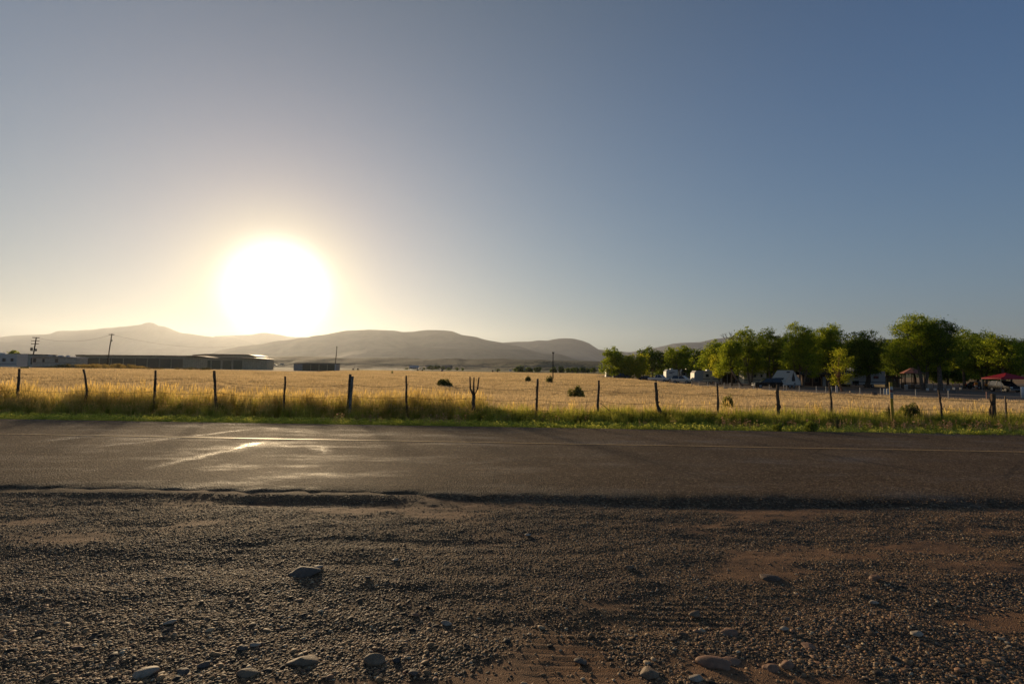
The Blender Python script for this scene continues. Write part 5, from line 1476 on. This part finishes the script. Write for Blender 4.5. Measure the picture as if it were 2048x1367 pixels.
# person in an orange shirt standing in the shade
def person(loc, h=1.65):
    me = bpy.data.meshes.new('person'); 
    P_ = [(0, 0, .95), (0, 0, 1.15), (0, 0, 1.38), (0, 0, 1.48), (0, 0, 1.62), (.10, 0, .92), (.12, .02, .50), (.11, -.02, .08), (.12, .10, .04), (-.10, 0, .92), (-.13, -.02, .50), (-.15, .03, .08), (-.15, .14, .04),
          (.19, 0, 1.36), (.26, .02, 1.08), (.22, .16, .90), (-.19, 0, 1.36), (-.27, 0, 1.08), (-.25, .10, .84)]
    E_ = [(0, 1), (1, 2), (2, 3), (3, 4), (0, 5), (5, 6), (6, 7), (7, 8), (0, 9), (9, 10), (10, 11), (11, 12), (2, 13), (13, 14), (14, 15), (2, 16), (16, 17), (17, 18)]
    me.from_pydata(P_, E_, []); me.update()
    o = bpy.data.objects.new('person', me); COL.objects.link(o); o.location = loc
    sk = o.modifiers.new('skin', 'SKIN')
    rr = [.15, .14, .16, .06, .10, .10, .075, .045, .04, .10, .075, .045, .04, .07, .05, .035, .07, .05, .035]
    for k, sv in enumerate(me.skin_vertices[0].data): sv.radius = (rr[k], rr[k] * .8); sv.use_root = (k == 0)
    o.modifiers.new('sub', 'SUBSURF').levels = 2; o.modifiers['sub'].render_levels = 2
    me.materials.append(paint('skin_tone', (.35, .20, .13), .6))
    MB().tube([(0, 0, .93), (0, 0, 1.1), (0, 0, 1.3), (0, 0, 1.45)], [.20, .185, .225, .10], 12).build('shirt', paint('orange_shirt', (.70, .25, .02), .7), o, smooth=True)
    for s in (-1, 1): MB().tube([(s * .17, 0, 1.40), (s * .235, .01, 1.22)], [.095, .075], 8).build('sleeve', paint('orange_shirt', (.70, .25, .02), .7), o)
    MB().tube([(0, 0, .97), (0, 0, .85)], [.19, .20], 12).build('shorts', paint('pale_cloth', (.5, .48, .42), .8), o)
    for s in (-1, 1): MB().tube([(s * .10, 0, .88), (s * .12, .01, .62)], [.12, .11], 10).build('trouser_leg', paint('pale_cloth', (.5, .48, .42), .8), o)
    MB().tube([(0, .01, 1.60), (0, .01, 1.68), (0, .01, 1.74)], [.118, .112, .05], 12).build('hair', paint('brown_hair', (.05, .03, .02), .8), o, smooth=True)
    return o
pr = person(G(1951, 90)); tag(pr, 'person in an orange shirt and pale shorts standing in tree shade', 'person'); pr.rotation_euler = (0, 0, 2.9)

# ---- camp boundary fence: thin pale posts
cf = thing('camp_fence', 'low wire fence with thin pale posts along the edge of the campground', 'fence', (0, 0, 0))
cfp = [(1383, 755), (1398, 757), (1415, 758), (1431, 758), (1448, 760), (1460, 760), (1478, 762), (1507, 764), (1538, 762), (1567, 763), (1572, 763), (1598, 765), (1632, 764), (1651, 768), (1662, 770), (1674, 765), (1719, 768), (1760, 770), (1830, 773), (1895, 775), (1971, 778), (2060, 780)]
cf.location = G(1719, 62)
prev = []
for i, (px, tp) in enumerate(cfp):
    D = float(np.interp(P(px, 740, 60).x / 60, CBX, CBD)) + 1.2; g = G(px, D); T = g + Vector((0, 0, 1.15)); g = g - cf.location; T = T - cf.location
    o = MB().tube([g, T], [.05, .045], 6).build('post', paint('pale_post', (.42, .40, .36), .7) if px not in (1971,) else paint('salmon_post', (.45, .24, .18), .7), cf)
    prev.append((g, T))
prev.sort(key=lambda q: q[0].x)
for lv in (.45, .8, .98): MB().tube([g.lerp(T, lv) for g, T in prev], .008, 4).build('wire', WIRE, cf)

# camp ground: drive and shaded dirt
def camp_mat():
    m, nt = new_mat('camp_gravel')
    geo = nt.new('ShaderNodeNewGeometry'); pos = geo.outputs['Position']
    n = nt.noise(.35, pos, 5, .65); n2 = nt.noise(8, pos, 3, .7)
    c = nt.ramp(nt.math('MULTIPLY_ADD', n2, .35, nt.math('MULTIPLY', n, .65)), [(.35, (.13, .092, .065)), (.6, (.22, .16, .115)), (.75, (.30, .22, .16))])
    finish(nt, principled(nt, c, .9, .2, 0, n2, .5, .03)); return m
azs = np.linspace(CBX[1], CBX[-1] + .1, 60); ts = np.linspace(0, 1, 30)
Az, Tt = np.meshgrid(azs, ts); D0 = np.interp(Az, CBX, CBD) + .6; Dd = D0 + Tt * (np.maximum(150, D0 + 12) - D0)
Xc = Az * Dd
cg = mesh_obj('campground_drive', np.stack([Xc.ravel(), Dd.ravel(), (terrain(Xc, Dd) + .03).ravel()], 1), grid_faces(60, 30), camp_mat(), smooth=True); tag(cg, kind='structure')

# ================================================================== trees
M_L1 = leaf_mat('elm_leaf', (0.09, 0.15, 0.015), (0.36, 0.42, 0.045), .58, .55)
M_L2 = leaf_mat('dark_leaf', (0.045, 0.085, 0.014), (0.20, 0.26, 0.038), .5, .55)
M_L3 = leaf_mat('yellow_leaf', (0.20, 0.25, 0.02), (0.48, 0.48, 0.05), .6, .55)
BARK = paint('bark', (0.16, 0.12, 0.09), .9, .3, .1, scale=5)
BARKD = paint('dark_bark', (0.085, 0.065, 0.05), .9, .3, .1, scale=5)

def crown_mesh(H, R_, lobes, seed, nclump, per, leaf, stray=.04):
    """leaf quads in clumps spread through several lobes; thinner at the rim so sky shows"""
    r = np.random.default_rng(seed); C = []
    L = np.array([l[:3] for l in lobes]); RR = np.array([l[3] for l in lobes]); w = RR ** 2; w = w / w.sum()
    k = r.choice(len(lobes), nclump, p=w)
    d = r.normal(size=(nclump, 3)); d /= np.linalg.norm(d, axis=1)[:, None]
    q = r.random(nclump) ** .38
    c = L[k] + d * (RR[k] * q)[:, None] * np.array([1, 1, .82])
    n = nclump * per; kk = np.repeat(np.arange(nclump), per)
    s0 = (.20 + .26 * r.random(nclump) ** 1.5)[kk]
    p = c[kk] + r.normal(size=(n, 3)) * s0[:, None] * np.array([1.15, 1.15, .75])
    st = r.random(n) < stray; p[st] += r.normal(size=(st.sum(), 3)) * .45
    u = r.normal(size=(n, 3)); u /= np.linalg.norm(u, axis=1)[:, None]; v = np.cross(u, r.normal(size=(n, 3))); v /= np.linalg.norm(v, axis=1)[:, None]
    s = leaf * r.uniform(.6, 1.4, n)[:, None]
    V = np.stack([p - u * s, p + v * s * .55, p + u * s, p - v * s * .55], 1).reshape(-1, 3)
    return V, np.arange(n * 4).reshape(-1, 4)

def limbs(lobes, th, tr, seed, fork=1, lean=0.0, twigs=True):
    r = random.Random(seed); b = MB(); forks = []
    for f in range(fork):
        a = (f - (fork - 1) / 2); base = Vector((a * tr * 1.2, 0, -.2)); top = Vector((lean + a * th * .35 + r.uniform(-.2, .2), r.uniform(-.3, .3), th))
        mid = base.lerp(top, .5) + Vector((r.uniform(-.15, .15), r.uniform(-.1, .1), 0))
        k = tr / math.sqrt(fork) * 1.1
        b.tube([base, base + Vector((0, 0, .35)), mid, top], [k * 1.45, k * 1.05, k * .88, k * .7], 9); forks.append((top, k * .7))
    for l in lobes:
        c = Vector(l[:3]); t, k = min(forks, key=lambda q: (q[0] - c).length)
        m = t.lerp(c, .5) + Vector((r.uniform(-.4, .4), r.uniform(-.4, .4), -.15 * (c - t).length * .3))
        b.tube([t - Vector((0, 0, .1)), m, c], [k * .62, k * .36, k * .14], 6)
        if twigs:
            for _ in range(4):
                e = c + Vector((r.gauss(0, 1), r.gauss(0, 1), r.gauss(.3, .7))).normalized() * l[3] * r.uniform(.5, .95)
                q = m.lerp(c, r.uniform(.3, 1)); b.tube([q, q.lerp(e, .6) + Vector((0, 0, .1)), e], [k * .16, k * .09, k * .03], 5)
    return b

def tree(px, D, top, bot, wpx, label, seed, leafm=M_L1, th=None, tr=.22, fork=1, lean=0.0, dens=1.0, name='tree', group='broadleaf trees round the campground', bark=BARK, nl=9, flat=1.0, base=None):
    """crown from photo row top down to row bot, wpx wide, trunk foot at px"""
    c = G(px, D)
    if base is not None: c.z = P(px, base, D).z
    H = P(px, top, D).z - c.z; hb = max(.4, P(px, bot, D).z - c.z); Wd = wpx * D / FPX / 2 * 1.12; hb = max(.4, hb - .05 * H)
    r = random.Random(seed); lobes = []; nl = int(nl * 1.25)
    ch = H - hb
    for k in range(nl):
        a = 2 * math.pi * (k / nl) + r.uniform(-.4, .4); q = math.sqrt(r.uniform(.15, 1.0)); z = (k * 0.618 + r.uniform(-.1, .1)) % 1.0 * .86
        rad = min(Wd, ch * .6) * r.uniform(.24, .50)
        lim = math.sqrt(max(.12, 1 - (2 * (z - .38)) ** 2 * .62))
        lobes.append((math.cos(a) * (Wd - rad) * q * lim + lean, math.sin(a) * (Wd - rad) * q * lim * .9, hb + ch * z * .92, rad))
    lobes.append((lean + r.uniform(-.2, .2) * Wd, 0, hb + ch * .86 - .1, min(Wd, ch) * .32)); lobes.append((lean, 0, hb + ch * .5, min(Wd, ch * .7) * .48))
    lobes = [(a, b_, min(z, H - rad * .75), rad) for a, b_, z, rad in lobes]
    vol = sum(l[3] ** 2 for l in lobes); leaf = max(.09, .00125 * D)
    ncl = int(min(1100, vol * 7.5 * dens)); per = int(np.clip(52 * (.12 / leaf) ** 1.5, 18, 46))
    root = thing(name, label, 'tree', c, 0, group)
    th = th if th is not None else max(hb * 1.05, H * .25)
    limbs(lobes, th, tr, seed, fork, lean).build('trunk', bark, root, smooth=True)
    V, F = crown_mesh(H, Wd, lobes, seed, ncl, per, leaf)
    mesh_obj('crown', V, F, leafm, root)
    return root

T_ = tree
T_(1228, 172, 692, 746, 66, 'brownish green tree at the left end of the camp tree line', 1, M_L1, tr=.3, fork=2, nl=12)
T_(1259, 168, 708, 750, 46, 'lower lime green tree tucked against the leftmost brownish tree', 2, M_L3, tr=.2, fork=3, nl=9)
T_(1283, 166, 706, 752, 44, 'lime green tree overhanging the dark car left of the silver pickup', 3, M_L3, tr=.2, fork=3, nl=9)
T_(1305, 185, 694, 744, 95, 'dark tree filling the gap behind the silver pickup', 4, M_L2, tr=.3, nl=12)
T_(1362, 148, 691, 738, 72, 'rounded green tree above the white swoosh trailer', 5, M_L1, tr=.26, fork=2, nl=12)
T_(1392, 160, 697, 745, 70, 'dark tree behind the gap over the beige trailer', 6, M_L2, tr=.3, nl=8)
T_(1425, 122, 679, 742, 66, 'green tree with drooping left side hanging over the beige trailer', 7, M_L1, tr=.25, fork=2, nl=12)
T_(1440, 112, 690, 746, 44, 'small olive green tree with low foliage over the grey trailer front', 8, M_L3, tr=.16, nl=8)
T_(1484, 100, 676, 735, 66, 'leaning tree with bare upper twigs and a slanting pale trunk', 9, M_L1, tr=.2, fork=1, lean=-2.2, nl=10)
T_(1500, 106, 650, 735, 74, 'tall green tree rising just right of the bare twigs', 10, M_L1, tr=.26, fork=2, nl=13)
T_(1543, 110, 653, 735, 72, 'tall darker tree with two pale trunks behind the black car', 11, M_L2, tr=.28, fork=2, nl=13)
T_(1601, 97, 642, 740, 84, 'tall bright tree whose trunks stand right of the peaked camper', 12, M_L1, tr=.3, fork=3, nl=15)
T_(1655, 104, 645, 730, 84, 'broad tall tree over the brown cabin', 13, M_L1, tr=.3, fork=1, nl=15)
T_(1683, 78, 694, 756, 50, 'small bright tree with a reddish trunk closest to the field', 14, M_L3, tr=.15, lean=-.3, nl=10, bark=paint('red_bark', (.30, .15, .09), .9, .3, .1))
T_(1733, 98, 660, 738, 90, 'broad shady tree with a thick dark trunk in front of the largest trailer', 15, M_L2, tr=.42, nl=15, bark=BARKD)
T_(1795, 104, 680, 736, 70, 'lower dark tree between the thick-trunked tree and the gazebo', 16, M_L2, tr=.22, nl=11)
T_(1846, 88, 627, 718, 112, 'tallest tree with a pale forked trunk right of the gazebo', 17, M_L1, tr=.36, fork=2, nl=18)
T_(1880, 86, 640, 716, 90, 'tall tree with one straight grey trunk between the benches', 18, M_L2, tr=.34, nl=14)
T_(1928, 100, 655, 736, 80, 'yellowish underlit tree behind the third bench', 19, M_L1, tr=.26, nl=14, dens=1.3)
T_(1968, 92, 660, 735, 84, 'dark green spreading tree left of the red canopy', 20, M_L2, tr=.28, fork=2, nl=13)
T_(2008, 88, 665, 732, 80, 'tree with bright lime tips right above the red canopy', 21, M_L1, tr=.26, nl=12)
T_(2058, 92, 676, 735, 90, 'tree cut by the right edge of the view beyond the white bollard', 22, M_L2, tr=.28, nl=12)
T_(2120, 90, 665, 730, 90, 'dark tree just outside the right edge of the view', 23, M_L2, tr=.28, nl=10)
# bare twigs
c = G(1463, 101); bt = MB(); r_ = random.Random(5)
base_z = P(1463, 690, 101).z - c.z
def twig(p, d, L_, k, dep):
    e = p + d * L_; bt.tube([p, p.lerp(e, .5) + Vector((r_.gauss(0, .05), 0, 0)), e], [k, k * .8, k * .55], 4)
    if dep:
        for _ in range(3): twig(p.lerp(e, r_.uniform(.5, 1)), (d + Vector((r_.gauss(0, .5), r_.gauss(0, .5), r_.gauss(.1, .3)))).normalized(), L_ * .68, k * .6, dep - 1)
bt.tube([(0, 0, -.2), (.1, 0, 2.5), (-.2, 0, base_z)], [.18, .15, .09], 7)
for q in range(4): twig(Vector((-.2, 0, base_z - .3)), Vector((r_.uniform(-.6, .6), r_.uniform(-.4, .4), 1)).normalized(), 1.5, .045, 3)
o = bt.build('bare_tree', BARKD); o.location = c; tag(o, 'leafless tree whose fine grey twigs stick out above the green crowns', 'tree')
# shade trees behind the front row
k = 0
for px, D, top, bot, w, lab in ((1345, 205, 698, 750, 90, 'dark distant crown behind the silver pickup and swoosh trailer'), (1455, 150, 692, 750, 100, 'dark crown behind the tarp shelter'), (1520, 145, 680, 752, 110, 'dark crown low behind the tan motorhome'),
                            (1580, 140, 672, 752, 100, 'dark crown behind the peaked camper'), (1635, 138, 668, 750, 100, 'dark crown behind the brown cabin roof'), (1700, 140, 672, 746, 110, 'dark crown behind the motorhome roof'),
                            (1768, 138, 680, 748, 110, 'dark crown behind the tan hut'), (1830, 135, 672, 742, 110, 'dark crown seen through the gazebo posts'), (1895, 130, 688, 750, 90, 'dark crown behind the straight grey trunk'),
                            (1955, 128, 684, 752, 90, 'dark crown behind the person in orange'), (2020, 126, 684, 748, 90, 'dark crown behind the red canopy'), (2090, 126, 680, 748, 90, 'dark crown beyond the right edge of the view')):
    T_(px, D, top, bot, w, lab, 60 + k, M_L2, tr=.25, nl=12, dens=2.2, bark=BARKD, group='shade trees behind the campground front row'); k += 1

# ---- far trees in the valley
fr = [(1046, 470, 730.5, 22, 'rounded tree at the left end of the far tree row'), (1064, 480, 733, 18, 'low tree second from the left in the far row'), (1082, 480, 733, 16, 'small dark tree third in the far row'),
      (1114, 450, 733, 20, 'dark tree right beside the lone pole in the far row'), (1130, 440, 731.5, 13, 'taller narrow tree right of the pinkish house'), (1143, 450, 736, 16, 'low tree right of the taller narrow one'),
      (1154, 440, 735, 13, 'small round tree in the middle of the far row, right half'), (1163, 430, 734, 13, 'lollipop shaped tree over two dark trunks in the far row'), (1176, 420, 732, 14, 'upright tree near the right end of the far row'),
      (1186, 420, 736, 12, 'last but one small tree of the far row'), (1197, 400, 735, 14, 'last tree of the far row beside the camp trees')]
fr = [(1041 + (p - 1046) * .97 + 0, D, t, w, l) for p, D, t, w, l in fr]
for i, (px, D, top, w, lab) in enumerate(fr):
    T_(px, D, top, 742.5, w, lab, 100 + i, M_L2, tr=.3, nl=7, name='tree', group='row of far trees at the field edge', base=745, bark=BARKD)
for i, (px, D, top, base, w, lab) in enumerate([(862, 600, 730.5, 738.5, 14, 'broad far tree over the weathered brown barn'), (874, 600, 730, 738.5, 14, 'far tree at the right side of the brown barn'), (886, 590, 733, 739, 8, 'small far tree above the blue-grey barrel'),
                                                 (897, 610, 735, 739.5, 10, 'low far tree in front of the dark-roofed farmhouse'), (914, 560, 736, 740, 7, 'far shrub tree right of the dark-roofed farmhouse'), (925, 560, 736, 740, 8, 'next far shrub tree along the pale spray'),
                                                 (996, 520, 738, 742, 7, 'small far tree beside the right wheeled tower'), (1031, 520, 736.5, 742.5, 9, 'small round far tree left of the pale house'), (848, 600, 735.5, 738.5, 5, 'far bush left of the brown barn'),
                                                 (813, 610, 735.5, 737.5, 7, 'low far bush left of the blue-roofed barn'), (24, 260, 700, 712, 18, 'round green tree top behind the white trailer at the left edge')]):
    T_(px, D, top, base - (base - top) * .25, w, lab, 130 + i, M_L2 if i < 10 else M_L1, tr=.25, nl=6, name='tree', group='scattered far trees', base=base + .6, bark=BARKD)
